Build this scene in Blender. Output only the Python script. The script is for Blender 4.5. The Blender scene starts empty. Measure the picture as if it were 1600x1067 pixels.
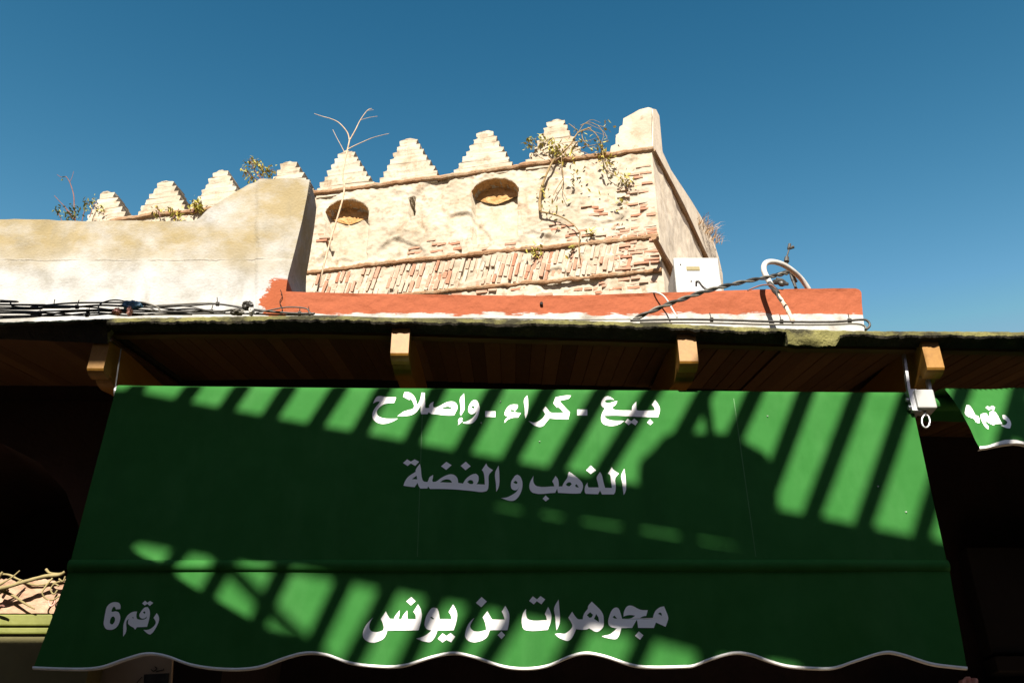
import bpy, bmesh, math, random
import numpy as np
from mathutils import Vector, noise
from mathutils.geometry import tessellate_polygon
R = math.radians
random.seed(7)
scene = bpy.context.scene
COL = scene.collection

# ------------------------------------------------------------------ camera, sky, sun, exposure
cam_d = bpy.data.cameras.new("camera"); cam = bpy.data.objects.new("camera", cam_d); COL.objects.link(cam)
cam.location = (0, 0, 1.6); cam.rotation_euler = (R(120), 0, 0)
cam_d.sensor_width = 36; cam_d.lens = 33.75; cam_d.clip_start = .05; cam_d.clip_end = 2000
scene.camera = cam
SUN_EL, SUN_AZ = R(36), R(4)
world = bpy.data.worlds.new("World"); scene.world = world; world.use_nodes = True
wn = world.node_tree.nodes; wl = world.node_tree.links
sky = wn.new("ShaderNodeTexSky"); sky.sky_type = 'NISHITA'; sky.sun_disc = False
sky.sun_elevation = SUN_EL; sky.sun_rotation = math.pi + SUN_AZ
sky.air_density = 1.0; sky.dust_density = .3; sky.ozone_density = 2.0
sepc = wn.new("ShaderNodeSeparateColor"); comb = wn.new("ShaderNodeCombineColor"); wl.new(sky.outputs[0], sepc.inputs[0])
for ch, (g, kk, cap) in enumerate(((3.8, .80, 3.2), (2.25, .715, 3.3), (1.95, .435, 4.4))):     # film-like contrast of the clear sky
    pw = wn.new("ShaderNodeMath"); pw.operation = 'POWER'; wl.new(sepc.outputs[ch], pw.inputs[0]); pw.inputs[1].default_value = g
    ml = wn.new("ShaderNodeMath"); ml.operation = 'MULTIPLY'; wl.new(pw.outputs[0], ml.inputs[0]); ml.inputs[1].default_value = kk
    mn = wn.new("ShaderNodeMath"); mn.operation = 'MINIMUM'; wl.new(ml.outputs[0], mn.inputs[0]); mn.inputs[1].default_value = cap
    wl.new(mn.outputs[0], comb.inputs[ch])
wl.new(comb.outputs[0], wn["Background"].inputs[0]); wn["Background"].inputs[1].default_value = .05
sun_d = bpy.data.lights.new("sun", 'SUN'); sun_d.energy = 5.0; sun_d.angle = R(.53); sun_d.color = (1, .95, .86)
sun = bpy.data.objects.new("sun", sun_d); COL.objects.link(sun)
sdir = Vector((-math.sin(SUN_AZ)*math.cos(SUN_EL), -math.cos(SUN_AZ)*math.cos(SUN_EL), math.sin(SUN_EL)))
sun.rotation_euler = sdir.to_track_quat('Z', 'Y').to_euler(); sun.location = sdir*30
scene.view_settings.view_transform = 'Standard'; scene.view_settings.look = 'None'
scene.view_settings.exposure = 1.5; scene.view_settings.gamma = 1
scene.cycles.max_bounces = 6

# ------------------------------------------------------------------ helpers
F = 1500.; PIT = R(30)
def elev(py): return PIT + math.atan((533.5-py)/F)
def Z(Y, py): return 1.6 + Y*math.tan(elev(py))
def ray(px, py):
    a, b = (px-800)/F, (533.5-py)/F
    return Vector((a, math.cos(PIT)-b*math.sin(PIT), math.sin(PIT)+b*math.cos(PIT)))
def P(px, py, Y):
    d = ray(px, py); return Vector((0, 0, 1.6)) + d*(Y/d.y)
def onplane(px, py, p0, n):
    d = ray(px, py); c = Vector((0, 0, 1.6)); return c + d*((p0-c).dot(n)/d.dot(n))
def interp(tab, x):
    return float(np.interp(x, [t[0] for t in tab], [t[1] for t in tab]))
def nz(x, y=0, z=0, s=1): return noise.noise(Vector((x*s, y*s, z*s)))

class MB:
    def __init__(s): s.v = []; s.f = []; s.c = []; s.cur = 0.5
    def add(s, vs, fs):
        o = len(s.v); s.v += [tuple(v) for v in vs]; s.f += [tuple(i+o for i in f) for f in fs]; s.c += [s.cur]*len(fs); return o
    def box(s, lo, hi):
        x0, y0, z0 = lo; x1, y1, z1 = hi
        s.add([(x0,y0,z0),(x1,y0,z0),(x1,y1,z0),(x0,y1,z0),(x0,y0,z1),(x1,y0,z1),(x1,y1,z1),(x0,y1,z1)],
              [(0,3,2,1),(4,5,6,7),(0,1,5,4),(1,2,6,5),(2,3,7,6),(3,0,4,7)])
    def prism(s, a, b):       # two matching loops of 3D points, caps tessellated
        n = len(a); s.add(list(a)+list(b), [(i, (i+1) % n, n+(i+1) % n, n+i) for i in range(n)])
        for loop, flip in ((a, 0), (b, 1)):
            vs = [Vector(p) for p in loop]
            tr = tessellate_polygon([vs]); s.add(vs, [t if not flip else t[::-1] for t in tr])
    def tube(s, pts, r, n=8, cap=True, wob=0):
        pts = [Vector(p) for p in pts]; rs = r if isinstance(r, (list, tuple)) else [r]*len(pts)
        up = None; rings = []
        for i, p in enumerate(pts):
            t = (pts[min(i+1, len(pts)-1)] - pts[max(i-1, 0)]).normalized()
            if up is None: up = t.orthogonal().normalized()
            up = (up - t*up.dot(t)).normalized(); w = t.cross(up)
            k = rs[i]*(1+wob*nz(p.x*40, p.y*40, p.z*40))
            rings.append([p + (up*math.cos(2*math.pi*j/n) + w*math.sin(2*math.pi*j/n))*k for j in range(n)])
        vs = [v for rg in rings for v in rg]; fs = []
        for i in range(len(pts)-1):
            for j in range(n):
                a, b = i*n+j, i*n+(j+1) % n; fs.append((a, b, b+n, a+n))
        if cap: fs += [tuple(range(n))[::-1], tuple((len(pts)-1)*n+j for j in range(n))]
        s.add(vs, fs)
    def cyl(s, a, b, r, n=16): s.tube([a, b], r, n)
    def grid(s, fn, nu, nv):
        vs = [fn(i/nu, j/nv) for j in range(nv+1) for i in range(nu+1)]
        s.add(vs, [(j*(nu+1)+i, j*(nu+1)+i+1, (j+1)*(nu+1)+i+1, (j+1)*(nu+1)+i) for j in range(nv) for i in range(nu)])
    def build(s, name, mat, parent=None, smooth=False, bevel=0, solid=0):
        me = bpy.data.meshes.new(name); me.from_pydata(s.v, [], s.f)
        at = me.attributes.new("tone", 'FLOAT', 'FACE'); at.data.foreach_set("value", s.c)
        bm = bmesh.new(); bm.from_mesh(me)
        if not solid: bmesh.ops.remove_doubles(bm, verts=bm.verts, dist=1e-6); bmesh.ops.recalc_face_normals(bm, faces=bm.faces)
        bm.to_mesh(me); bm.free()
        me.materials.append(mat)
        if smooth: me.shade_smooth()
        o = bpy.data.objects.new(name, me); COL.objects.link(o)
        if parent: o.parent = parent
        if bevel:
            m = o.modifiers.new("bevel", 'BEVEL'); m.width = bevel; m.segments = 2; m.limit_method = 'ANGLE'
        if solid:
            m = o.modifiers.new("solid", 'SOLIDIFY'); m.thickness = solid; m.offset = -1
        return o
def smooth_path(pts, k=6):
    pts = [Vector(p) for p in pts]; out = []
    for i in range(len(pts)-1):
        p0, p1, p2, p3 = pts[max(i-1, 0)], pts[i], pts[i+1], pts[min(i+2, len(pts)-1)]
        for j in range(k):
            t = j/k
            out.append(.5*((2*p1)+(p2-p0)*t+(2*p0-5*p1+4*p2-p3)*t*t+(3*p1-p0-3*p2+p3)*t**3))
    return out+[pts[-1]]
def thing(name, label, cat, loc=(0,0,0), group=None):
    o = bpy.data.objects.new(name, None); COL.objects.link(o); o.empty_display_size = .1
    o['label'] = label; o['category'] = cat
    if group: o['group'] = group
    return o
def tag(o, label, cat, group=None):
    o['label'] = label; o['category'] = cat
    if group: o['group'] = group
    return o
def struct(o): o['kind'] = 'structure'; return o

# ------------------------------------------------------------------ materials
def mat(name, stops, scale=6, detail=8, rough=.85, bump=.3, bscale=40, bdist=.01, tone=0, stretch=(1,1,1), spec=.3, metal=0, extra=None):
    m = bpy.data.materials.new(name); m.use_nodes = True; nt = m.node_tree; N = nt.nodes; L = nt.links
    b = N["Principled BSDF"]; b.inputs["Roughness"].default_value = rough; b.inputs["Specular IOR Level"].default_value = spec
    b.inputs["Metallic"].default_value = metal
    tc = N.new("ShaderNodeTexCoord"); mp = N.new("ShaderNodeMapping"); mp.inputs[3].default_value = stretch
    L.new(tc.outputs["Object"], mp.inputs[0])
    n = N.new("ShaderNodeTexNoise"); n.inputs["Scale"].default_value = scale; n.inputs["Detail"].default_value = detail; n.inputs["Roughness"].default_value = .62
    L.new(mp.outputs[0], n.inputs[0]); fac = n.outputs["Fac"]
    if tone:
        at = N.new("ShaderNodeAttribute"); at.attribute_name = "tone"
        a = N.new("ShaderNodeMath"); a.operation = 'MULTIPLY_ADD'; L.new(at.outputs["Fac"], a.inputs[0]); a.inputs[1].default_value = tone
        s2 = N.new("ShaderNodeMath"); s2.operation = 'MULTIPLY_ADD'; L.new(fac, s2.inputs[0]); s2.inputs[1].default_value = 1-tone; s2.inputs[2].default_value = 0
        L.new(s2.outputs[0], a.inputs[2]); fac = a.outputs[0]
    cr = N.new("ShaderNodeValToRGB"); L.new(fac, cr.inputs[0])
    while len(cr.color_ramp.elements) < len(stops): cr.color_ramp.elements.new(.5)
    for e, (p, c) in zip(cr.color_ramp.elements, stops): e.position = p; e.color = (*c, 1)
    col = cr.outputs[0]
    if extra: col = extra(N, L, tc, col)
    L.new(col, b.inputs["Base Color"])
    if bump:
        n2 = N.new("ShaderNodeTexNoise"); n2.inputs["Scale"].default_value = bscale; n2.inputs["Detail"].default_value = 6
        L.new(mp.outputs[0], n2.inputs[0])
        bp = N.new("ShaderNodeBump"); bp.inputs["Strength"].default_value = bump; bp.inputs["Distance"].default_value = bdist
        L.new(n2.outputs["Fac"], bp.inputs["Height"]); L.new(bp.outputs[0], b.inputs["Normal"])
    return m
def xyz(N, L, tc):
    s = N.new("ShaderNodeSeparateXYZ"); L.new(tc.outputs["Object"], s.inputs[0]); return s
def mth(N, L, op, a, b=None, c=None):
    m = N.new("ShaderNodeMath"); m.operation = op
    for i, v in enumerate((a, b, c)):
        if v is None: continue
        if isinstance(v, (int, float)): m.inputs[i].default_value = v
        else: L.new(v, m.inputs[i])
    return m.outputs[0]
def ramp(N, L, v, a, b):
    r = N.new("ShaderNodeMapRange"); r.inputs[1].default_value = a; r.inputs[2].default_value = b; r.clamp = True; L.new(v, r.inputs[0]); return r.outputs[0]
def mixc(N, L, f, a, b):
    m = N.new("ShaderNodeMix"); m.data_type = 'RGBA'
    L.new(f, m.inputs[0]) if not isinstance(f, float) else None
    for i, v in ((6, a), (7, b)):
        if isinstance(v, tuple): m.inputs[i].default_value = (*v, 1)
        else: L.new(v, m.inputs[i])
    return m.outputs[2]
def ntex(N, L, tc, scale, stretch=(1,1,1), detail=6):
    mp = N.new("ShaderNodeMapping"); mp.inputs[3].default_value = stretch; L.new(tc.outputs["Object"], mp.inputs[0])
    n = N.new("ShaderNodeTexNoise"); n.inputs["Scale"].default_value = scale; n.inputs["Detail"].default_value = detail; n.inputs["Roughness"].default_value = .65
    L.new(mp.outputs[0], n.inputs[0]); return n.outputs["Fac"]

def green_extra(N, L, tc, col):
    f = ntex(N, L, tc, 5, (1, 1, .35)); w = ramp(N, L, f, .50, .75)
    return mixc(N, L, mth(N, L, 'MULTIPLY', w, .4), mixc(N, L, mth(N, L, 'MULTIPLY', ramp(N, L, ntex(N, L, tc, 3, (2.5, 1, .25), 8), .52, .75), .35), col, (.014, .060, .014)), (.042, .135, .036))
M_green = mat("awning_cloth", [(.3, (.017, .090, .0155)), (.7, (.023, .107, .021))], 9, 6, .8, .15, 500, .001, extra=green_extra, spec=.08)
M_letter = mat("letter_paint", [(.3, (.84, .80, .76)), (.7, (.88, .85, .82))], 12, 5, .6, .05, 300, .0005)
M_trim = mat("white_binding", [(.3, (.60, .57, .52)), (.7, (.74, .72, .68))], 20, 5, .7, .2, 200, .001)
M_seam = mat("cloth_seam", [(.3, (.035, .13, .03)), (.7, (.05, .155, .04))], 20, 5, .6, 0)
M_metal = mat("galvanised_metal", [(.3, (.42, .42, .42)), (.7, (.6, .6, .6))], 30, 5, .38, .1, 100, .001, metal=.85)
M_white = mat("white_enamel", [(.3, (.26, .255, .235)), (.7, (.31, .305, .29))], 10, 5, .4, .05, 100, .001)
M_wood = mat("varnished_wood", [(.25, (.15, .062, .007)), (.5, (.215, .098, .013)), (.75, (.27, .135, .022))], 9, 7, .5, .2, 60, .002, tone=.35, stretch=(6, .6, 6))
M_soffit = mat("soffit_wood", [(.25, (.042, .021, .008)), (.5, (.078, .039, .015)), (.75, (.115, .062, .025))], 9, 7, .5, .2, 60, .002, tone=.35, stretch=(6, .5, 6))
M_trimwood = mat("trim_wood", [(.25, (.08, .036, .012)), (.75, (.15, .072, .025))], 9, 7, .55, .2, 60, .002, stretch=(.6, 6, 6))
def moss_extra(N, L, tc, col):
    f = ntex(N, L, tc, 7, (1, 1, 1), 9); w = ramp(N, L, f, .46, .58)
    f2 = ntex(N, L, tc, 150); w2 = ramp(N, L, f2, .52, .70)
    c = mixc(N, L, mth(N, L, 'MULTIPLY', w, .9), col, (.010, .008, .004))
    return mixc(N, L, mth(N, L, 'MULTIPLY', w2, .6), c, (.05, .047, .02))
M_eave = mat("mossy_cement", [(.3, (.06, .054, .017)), (.5, (.13, .117, .036)), (.7, (.23, .205, .075))], 14, 9, .95, .9, 90, .012, extra=moss_extra)
M_underside = mat("shade_toned_cement", [(.35, (.010, .008, .005)), (.6, (.022, .018, .010)), (.75, (.07, .06, .02))], 9, 9, .95, .8, 60, .01)  # shade of the eave underside put into a darker cement colour
M_roof = mat("roof_cement", [(.3, (.15, .14, .10)), (.7, (.30, .28, .22))], 5, 9, .95, .6, 60, .01)
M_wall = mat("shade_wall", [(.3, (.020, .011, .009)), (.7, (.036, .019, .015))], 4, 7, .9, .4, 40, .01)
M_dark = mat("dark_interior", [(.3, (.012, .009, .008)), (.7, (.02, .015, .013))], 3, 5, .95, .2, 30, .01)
def plaster_extra(N, L, tc, col):
    s = xyz(N, L, tc); n1 = ntex(N, L, tc, 2.2, (1, 1, 1.4), 9); n2 = ntex(N, L, tc, 9, (1, 1, .35), 8)
    zz = mth(N, L, 'ADD', s.outputs[2], mth(N, L, 'MULTIPLY', n1, .35))
    up = ramp(N, L, zz, 4.80, 5.06)
    c = mixc(N, L, mth(N, L, 'MULTIPLY', up, mth(N, L, 'MULTIPLY', ramp(N, L, n1, .30, .56), .9)), col, (.20, .150, .066))
    c = mixc(N, L, mth(N, L, 'MULTIPLY', ramp(N, L, n2, .52, .74), .45), c, (.13, .112, .075))
    ln = mth(N, L, 'ABSOLUTE', mth(N, L, 'SUBTRACT', mth(N, L, 'ADD', s.outputs[2], mth(N, L, 'MULTIPLY', ntex(N, L, tc, 14), .03)), 4.745))
    fl = mth(N, L, 'MULTIPLY', ramp(N, L, ln, .014, .003), ramp(N, L, ntex(N, L, tc, 16), .42, .60))
    c = mixc(N, L, mth(N, L, 'MULTIPLY', fl, mth(N, L, 'MULTIPLY', ramp(N, L, s.outputs[0], -1.15, -1.3), .6)), c, (.38, .36, .32))
    dk = mth(N, L, 'MULTIPLY', ramp(N, L, ln, .006, .001), ramp(N, L, ntex(N, L, tc, 4), .40, .52))
    c = mixc(N, L, mth(N, L, 'MULTIPLY', mth(N, L, 'MULTIPLY', dk, ramp(N, L, s.outputs[0], -1.3, -1.45)), .75), c, (.07, .055, .035))
    # brushed red paint lapping over the right foot of the wall
    q = mth(N, L, 'ADD', s.outputs[0], mth(N, L, 'MULTIPLY', mth(N, L, 'SUBTRACT', ntex(N, L, tc, 30, (1, 1, 2.2), 5), .5), .16))
    q = mth(N, L, 'SUBTRACT', q, mth(N, L, 'MULTIPLY', mth(N, L, 'ABSOLUTE', mth(N, L, 'SUBTRACT', s.outputs[2], 4.455)), .45))
    rd = mth(N, L, 'MULTIPLY', ramp(N, L, q, -1.40, -1.392), ramp(N, L, s.outputs[2], 4.61, 4.595))
    return mixc(N, L, rd, c, (.215, .052, .017))
M_plaster = mat("stained_plaster", [(.30, (.18, .165, .135)), (.45, (.27, .258, .235)), (.62, (.33, .325, .315))], 4.2, 12, .93, .5, 70, .008, extra=plaster_extra)
def red_extra(N, L, tc, col):
    s = xyz(N, L, tc); n1 = ntex(N, L, tc, 5, (1, 1, 1), 8); n2 = ntex(N, L, tc, 2, (1, 1, 0), 5)
    b = mth(N, L, 'ADD', s.outputs[2], mth(N, L, 'MULTIPLY_ADD', n1, .06, mth(N, L, 'MULTIPLY', n2, .07)))
    b = mth(N, L, 'MULTIPLY_ADD', ntex(N, L, tc, 30, (.25, 1, 1.6), 7), .075, b)
    f = ramp(N, L, b, 4.472, 4.480)
    cr = ntex(N, L, tc, 40); red = mixc(N, L, cr, (.18, .040, .0125), (.245, .062, .021))
    return mixc(N, L, f, col, red)
M_red = mat("red_band_paint", [(.3, (.20, .175, .14)), (.5, (.30, .285, .255)), (.7, (.36, .35, .325))], 9, 10, .85, .6, 50, .008, extra=red_extra)
def tower_extra(N, L, tc, col):
    n1 = ntex(N, L, tc, .9, (1, 1, 1), 8); n2 = ntex(N, L, tc, 5, (1, 1, .8), 10); n3 = ntex(N, L, tc, 1.6, (2.5, 2.5, .6), 8)
    c = mixc(N, L, mth(N, L, 'MULTIPLY', ramp(N, L, n2, .54, .70), .7), col, (.15, .085, .036))
    c = mixc(N, L, mth(N, L, 'MULTIPLY', ramp(N, L, n3, .55, .72), .55), c, (.25, .125, .065))
    return mixc(N, L, mth(N, L, 'MULTIPLY', ramp(N, L, n1, .50, .66), .5), c, (.23, .195, .14))
M_tower = mat("weathered_rampart", [(.3, (.24, .19, .125)), (.45, (.32, .27, .20)), (.65, (.365, .32, .25))], 2.4, 11, .95, .8, 12, .022, extra=tower_extra)
M_side = mat("smooth_cream_render_lightened", [(.3, (.42, .345, .25)), (.5, (.52, .44, .335)), (.7, (.58, .50, .39))], 3, 10, .95, .35, 14, .012)  # smooth cream render, colour lightened to stand in for grazing sunlight
M_brick = mat("old_brick", [(.20, (.26, .115, .066)), (.44, (.30, .165, .108)), (.58, (.325, .225, .16)), (.8, (.35, .30, .235))], 6, 9, .95, .6, 40, .02, tone=.7)
M_cordon = mat("cordon_brick", [(.3, (.17, .085, .038)), (.5, (.23, .135, .072)), (.7, (.26, .20, .13))], 3, 9, .95, .8, 18, .03)
M_niche = mat("niche_brick", [(.3, (.24, .125, .04)), (.5, (.34, .19, .07)), (.7, (.40, .25, .12))], 8, 9, .95, .9, 22, .04, stretch=(1, 1, 1))
M_cable = mat("cable_rubber", [(.3, (.022, .019, .015)), (.7, (.055, .049, .040))], 30, 6, .45, .2, 200, .001)
M_cable2 = mat("grey_cable", [(.3, (.075, .066, .050)), (.7, (.15, .135, .108))], 30, 6, .6, .2, 200, .001)
M_blue = mat("blue_plastic", [(.3, (.03, .07, .14)), (.7, (.08, .2, .28))], 40, 5, .5, .3, 90, .002)
M_pink = mat("pink_plastic", [(.3, (.45, .17, .12)), (.7, (.6, .33, .26))], 40, 5, .6, .2, 90, .002)
M_pvc = mat("pvc_pipe", [(.3, (.34, .31, .265)), (.7, (.46, .445, .415))], 20, 6, .45, .15, 100, .001)
M_oldpipe = mat("flaking_pipe", [(.3, (.20, .09, .05)), (.5, (.50, .36, .26)), (.7, (.6, .5, .40))], 25, 8, .8, .5, 120, .002)
M_ochre = mat("ochre_plate", [(.3, (.11, .08, .012)), (.7, (.16, .118, .022))], 60, 5, .5, .1, 200, .001)
M_leaf = mat("leaf", [(.2, (.16, .15, .022)), (.5, (.30, .26, .04)), (.8, (.46, .36, .07))], 3, 4, .6, 0, tone=.8)
M_leafd = mat("leaf_dark", [(.2, (.06, .09, .02)), (.8, (.22, .22, .05))], 3, 4, .6, 0, tone=.8)
M_twig = mat("dry_twig", [(.3, (.30, .20, .12)), (.7, (.48, .37, .25))], 30, 5, .8, .2, 100, .002)
M_twigv = mat("vine_bark", [(.3, (.14, .09, .035)), (.7, (.26, .18, .085))], 12, 7, .9, .5, 60, .006)
M_twigr = mat("reddish_twig", [(.3, (.10, .045, .03)), (.7, (.18, .08, .06))], 30, 5, .8, .2, 100, .002)
M_stalk = mat("straw_stalk", [(.3, (.15, .115, .045)), (.7, (.25, .20, .09))], 20, 6, .8, .3, 100, .002)
M_grass = mat("dry_grass", [(.2, (.16, .09, .045)), (.8, (.36, .24, .13))], 3, 4, .8, 0, tone=.8)
M_peach = mat("peach_plaster", [(.3, (.26, .145, .088)), (.6, (.36, .23, .15)), (.75, (.42, .29, .21))], 9, 9, .9, .6, 60, .01)
M_lime = mat("lime_paint", [(.3, (.095, .10, .014)), (.7, (.15, .155, .032))], 8, 7, .6, .3, 60, .004)
M_olive = mat("olive_paint", [(.3, (.10, .085, .03)), (.7, (.14, .12, .045))], 6, 7, .7, .3, 60, .004)
M_paper = mat("beige_paper", [(.3, (.42, .30, .20)), (.7, (.50, .37, .26))], 5, 6, .8, .1, 60, .001)
M_ink = mat("black_ink", [(.3, (.015, .013, .012)), (.7, (.05, .045, .04))], 30, 6, .7, 0)
M_ground = mat("paving", [(.3, (.19, .135, .085)), (.7, (.27, .195, .125))], 2, 9, .9, .5, 20, .02)
M_opp = mat("opposite_plaster", [(.3, (.10, .075, .055)), (.7, (.15, .115, .085))], 2, 9, .9, .5, 20, .02)
M_reed = mat("reed_wood", [(.3, (.08, .05, .025)), (.7, (.16, .11, .06))], 8, 7, .9, .5, 50, .01)

# ------------------------------------------------------------------ ground and surroundings
b = MB(); b.add([(-400,-400,0),(400,-400,0),(400,600,0),(-400,600,0)], [(0,1,2,3)])
struct(b.build("street_ground", M_ground))

# ------------------------------------------------------------------ shop building
EAVE_T = [(-700,508),(0,503),(120,499),(160,497),(168,497),(300,495),(480,492.5),(620,496.5),(760,498),(900,500),(1060,506),(1225,513),(1310,516),(1400,517),(1600,518),(2300,524)]
EAVE_B = [(-700,528),(0,530),(120,535),(160,537),(161,537),(166,520),(300,518.5),(480,518),(620,521),(760,525),(900,528.5),(1060,533),(1225,538),(1228,541),(1310,541),(1400,542),(1600,546),(2300,556)]
shop = thing("shop_building", "dark shop front with boarded timber eave behind and above the green awnings", "building", (0,4,0))
X_OF = lambda px, Y: P(px, 520, Y).x
def eave_piece(pa, pb, name, lit):
    m = MB(); n = int((pb-pa)/2.5)
    prof = []
    for i in range(n+1):
        px = pa+(pb-pa)*i/n; x = X_OF(px, 3.38); t = interp(EAVE_T, px); bo = interp(EAVE_B, px)
        e = nz(px*.05, 3.1)*1.2+nz(px*.3, 7.7)*.9; l = lit(px)+nz(px*.09, 1.7)*2.5+nz(px*.5, 2.2)*1.5
        g = nz(px*.11, 9.3)*.004
        zt = Z(3.385, t+e*.5)
        prof.append([(x, 5.7, zt+.62), (x, 3.47, zt+.022), (x, 3.41+g, zt+.010), (x, 3.388+g, zt), (x, 3.375+g, Z(3.375, t+3+e)), (x, 3.371+g, Z(3.371, t+l*.65)), (x, 3.377+g, Z(3.377, t+l)),
                     (x, 3.395, Z(3.395, t+l+2.5)), (x, 3.42, Z(3.42, (bo+t+l)/2+1)), (x, 3.445, Z(3.445, bo)), (x, 3.46, Z(3.46, bo)+.05), (x, 5.7, zt+.54)])
    k = len(prof[0]); vs = [p for pr in prof for p in pr]; fs = []
    for i in range(n):
        for j in range(k):
            fs.append((i*k+j, i*k+(j+1) % k, (i+1)*k+(j+1) % k, (i+1)*k+j))
    fs += [tuple(range(k)), tuple(n*k+j for j in range(k))[::-1]]
    m.add(vs, fs); o = m.build(name, M_eave, shop); o.data.materials.append(M_underside)
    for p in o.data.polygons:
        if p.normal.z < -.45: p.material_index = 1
    return o
eave_piece(-600, 163, "eave_slab", lambda px: 5)
eave_piece(163.6, 1227.5, "eave_slab", lambda px: 10+4*nz(px*.012, 5))
eave_piece(1228, 2200, "eave_slab", lambda px: 10+16*max(0, min(1, (1312-px)/12))+2*nz(px*.02, 8))
# soffit boards, each sloping up towards the wall
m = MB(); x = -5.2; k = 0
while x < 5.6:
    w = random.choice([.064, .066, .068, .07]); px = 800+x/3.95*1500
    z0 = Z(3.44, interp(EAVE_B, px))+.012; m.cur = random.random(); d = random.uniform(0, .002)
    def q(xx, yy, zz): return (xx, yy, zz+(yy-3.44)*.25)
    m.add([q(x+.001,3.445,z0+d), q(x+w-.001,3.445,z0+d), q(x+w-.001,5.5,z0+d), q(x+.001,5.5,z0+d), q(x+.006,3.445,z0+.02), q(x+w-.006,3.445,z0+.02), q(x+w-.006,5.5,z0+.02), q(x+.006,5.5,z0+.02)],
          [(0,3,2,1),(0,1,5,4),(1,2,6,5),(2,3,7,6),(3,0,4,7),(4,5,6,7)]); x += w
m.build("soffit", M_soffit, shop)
m = MB()
def edge_trim(pa, pb):
    n = 30; vs = []; fs = []
    for i in range(n+1):
        px = pa+(pb-pa)*i/n; x = X_OF(px, 3.46); bo = interp(EAVE_B, px)
        vs += [(x,3.462,Z(3.462,bo-4)), (x,3.462,Z(3.462,bo+4)), (x,3.50,Z(3.462,bo+4)+.002), (x,3.50,Z(3.462,bo-4))]
    for i in range(n):
        for j in range(4): fs.append((i*4+j, i*4+(j+1) % 4, (i+1)*4+(j+1) % 4, (i+1)*4+j))
    fs += [(0,1,2,3), (n*4+3,n*4+2,n*4+1,n*4)]
    m.add(vs, fs)
edge_trim(170, 611); edge_trim(641, 1059); edge_trim(1090, 1428); edge_trim(1468, 2150)
m.build("eave_trim", M_trimwood, shop)
# carved corbels
CPROF = [(3.400,3.66),(3.400,3.516),(3.406,3.508),(3.418,3.502),(3.435,3.498),(3.455,3.497),(3.465,3.497),(3.466,3.520),(3.488,3.520),(3.498,3.511),(3.515,3.504),(3.54,3.500),(3.565,3.501),(3.60,3.510),(3.66,3.528),(3.75,3.545),(4.2,3.66),(4.25,3.80)]
for px, w in ((-330, 26), (152, 26), (625.5, 28), (1073, 29), (1451, 27), (1830, 28)):
    zoff = Z(3.40, interp(EAVE_B, px)+3)-Z(3.40, 524)
    if px == 150: zoff = .012
    yo = .055 if px < 200 else .012
    c = MB(); x0, x1 = X_OF(px-w/2, 3.40), X_OF(px+w/2, 3.40); c.cur = random.uniform(.4, .8)
    c.prism([(x0, y+yo, z+zoff) for y, z in CPROF], [(x1, y+yo, z+zoff) for y, z in CPROF])
    c.build("corbel", M_wood, shop, bevel=.002)
# wall with arched opening on the left, deep doorway behind the awnings
WY = 4.30
arch = [P(x, y, WY) for x, y in [(131,1300),(131,880),(124,825),(103,768),(62,723),(2,692),(-60,700),(-110,735),(-150,800),(-165,880),(-165,1300)]]
fr = [Vector((-6.5,WY,.0)), Vector((-1.35,WY,.0)), Vector((-1.35,WY,3.74)), Vector((-6.5,WY,3.74))]
arch[0].z = arch[-1].z = .02; arch[0].x = arch[1].x; arch[-1].x = arch[-2].x
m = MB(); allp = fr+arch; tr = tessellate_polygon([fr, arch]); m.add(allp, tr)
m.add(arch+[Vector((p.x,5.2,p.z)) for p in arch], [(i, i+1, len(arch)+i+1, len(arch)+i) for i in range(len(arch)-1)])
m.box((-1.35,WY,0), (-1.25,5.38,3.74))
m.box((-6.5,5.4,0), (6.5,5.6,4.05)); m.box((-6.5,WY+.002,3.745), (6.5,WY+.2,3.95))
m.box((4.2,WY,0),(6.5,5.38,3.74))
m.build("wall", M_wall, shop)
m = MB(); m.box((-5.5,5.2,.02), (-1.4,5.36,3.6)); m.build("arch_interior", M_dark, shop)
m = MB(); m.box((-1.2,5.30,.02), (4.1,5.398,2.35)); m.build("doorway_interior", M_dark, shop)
m = MB(); m.box((1.9,5.20,2.36), (4.1,5.38,2.44)); m.box((2.55,5.22,2.62),(3.6,5.38,2.70)); m.box((2.55,5.25,2.72),(3.6,5.38,3.3)); m.build("window_frame", M_dark, shop, bevel=.006)

# ------------------------------------------------------------------ parapet walls on the roof edge
t = thing("plaster_parapet", "stained white plaster parapet flaring up at its right end, roof edge on the left", "wall")
top = [(-420,350),(-200,346),(-60,344),(0,343),(60,344),(120,344.5),(200,345),(260,346),(312,346),(322,340),(331,329),(350,314),(369,301),(387,289),(400,284.5),(406,281.5),(440,281),(470,281),(481,281)]
rt = [(483.5,283),(480,305),(472,345),(461,390),(450,432),(447,452),(445,540)]
bk = [(485,282.6,4.50),(492,308,4.62),(494.5,326,4.72),(491,356,4.82),(484,401,4.90),(478.5,432,4.92),(478,452,4.92),(478,540,4.92)]
front = [P(x, y+nz(x*.05)*1.2, 4.5) for x, y in top]+[P(x, y, 4.5) for x, y in rt]
m = MB()
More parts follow.
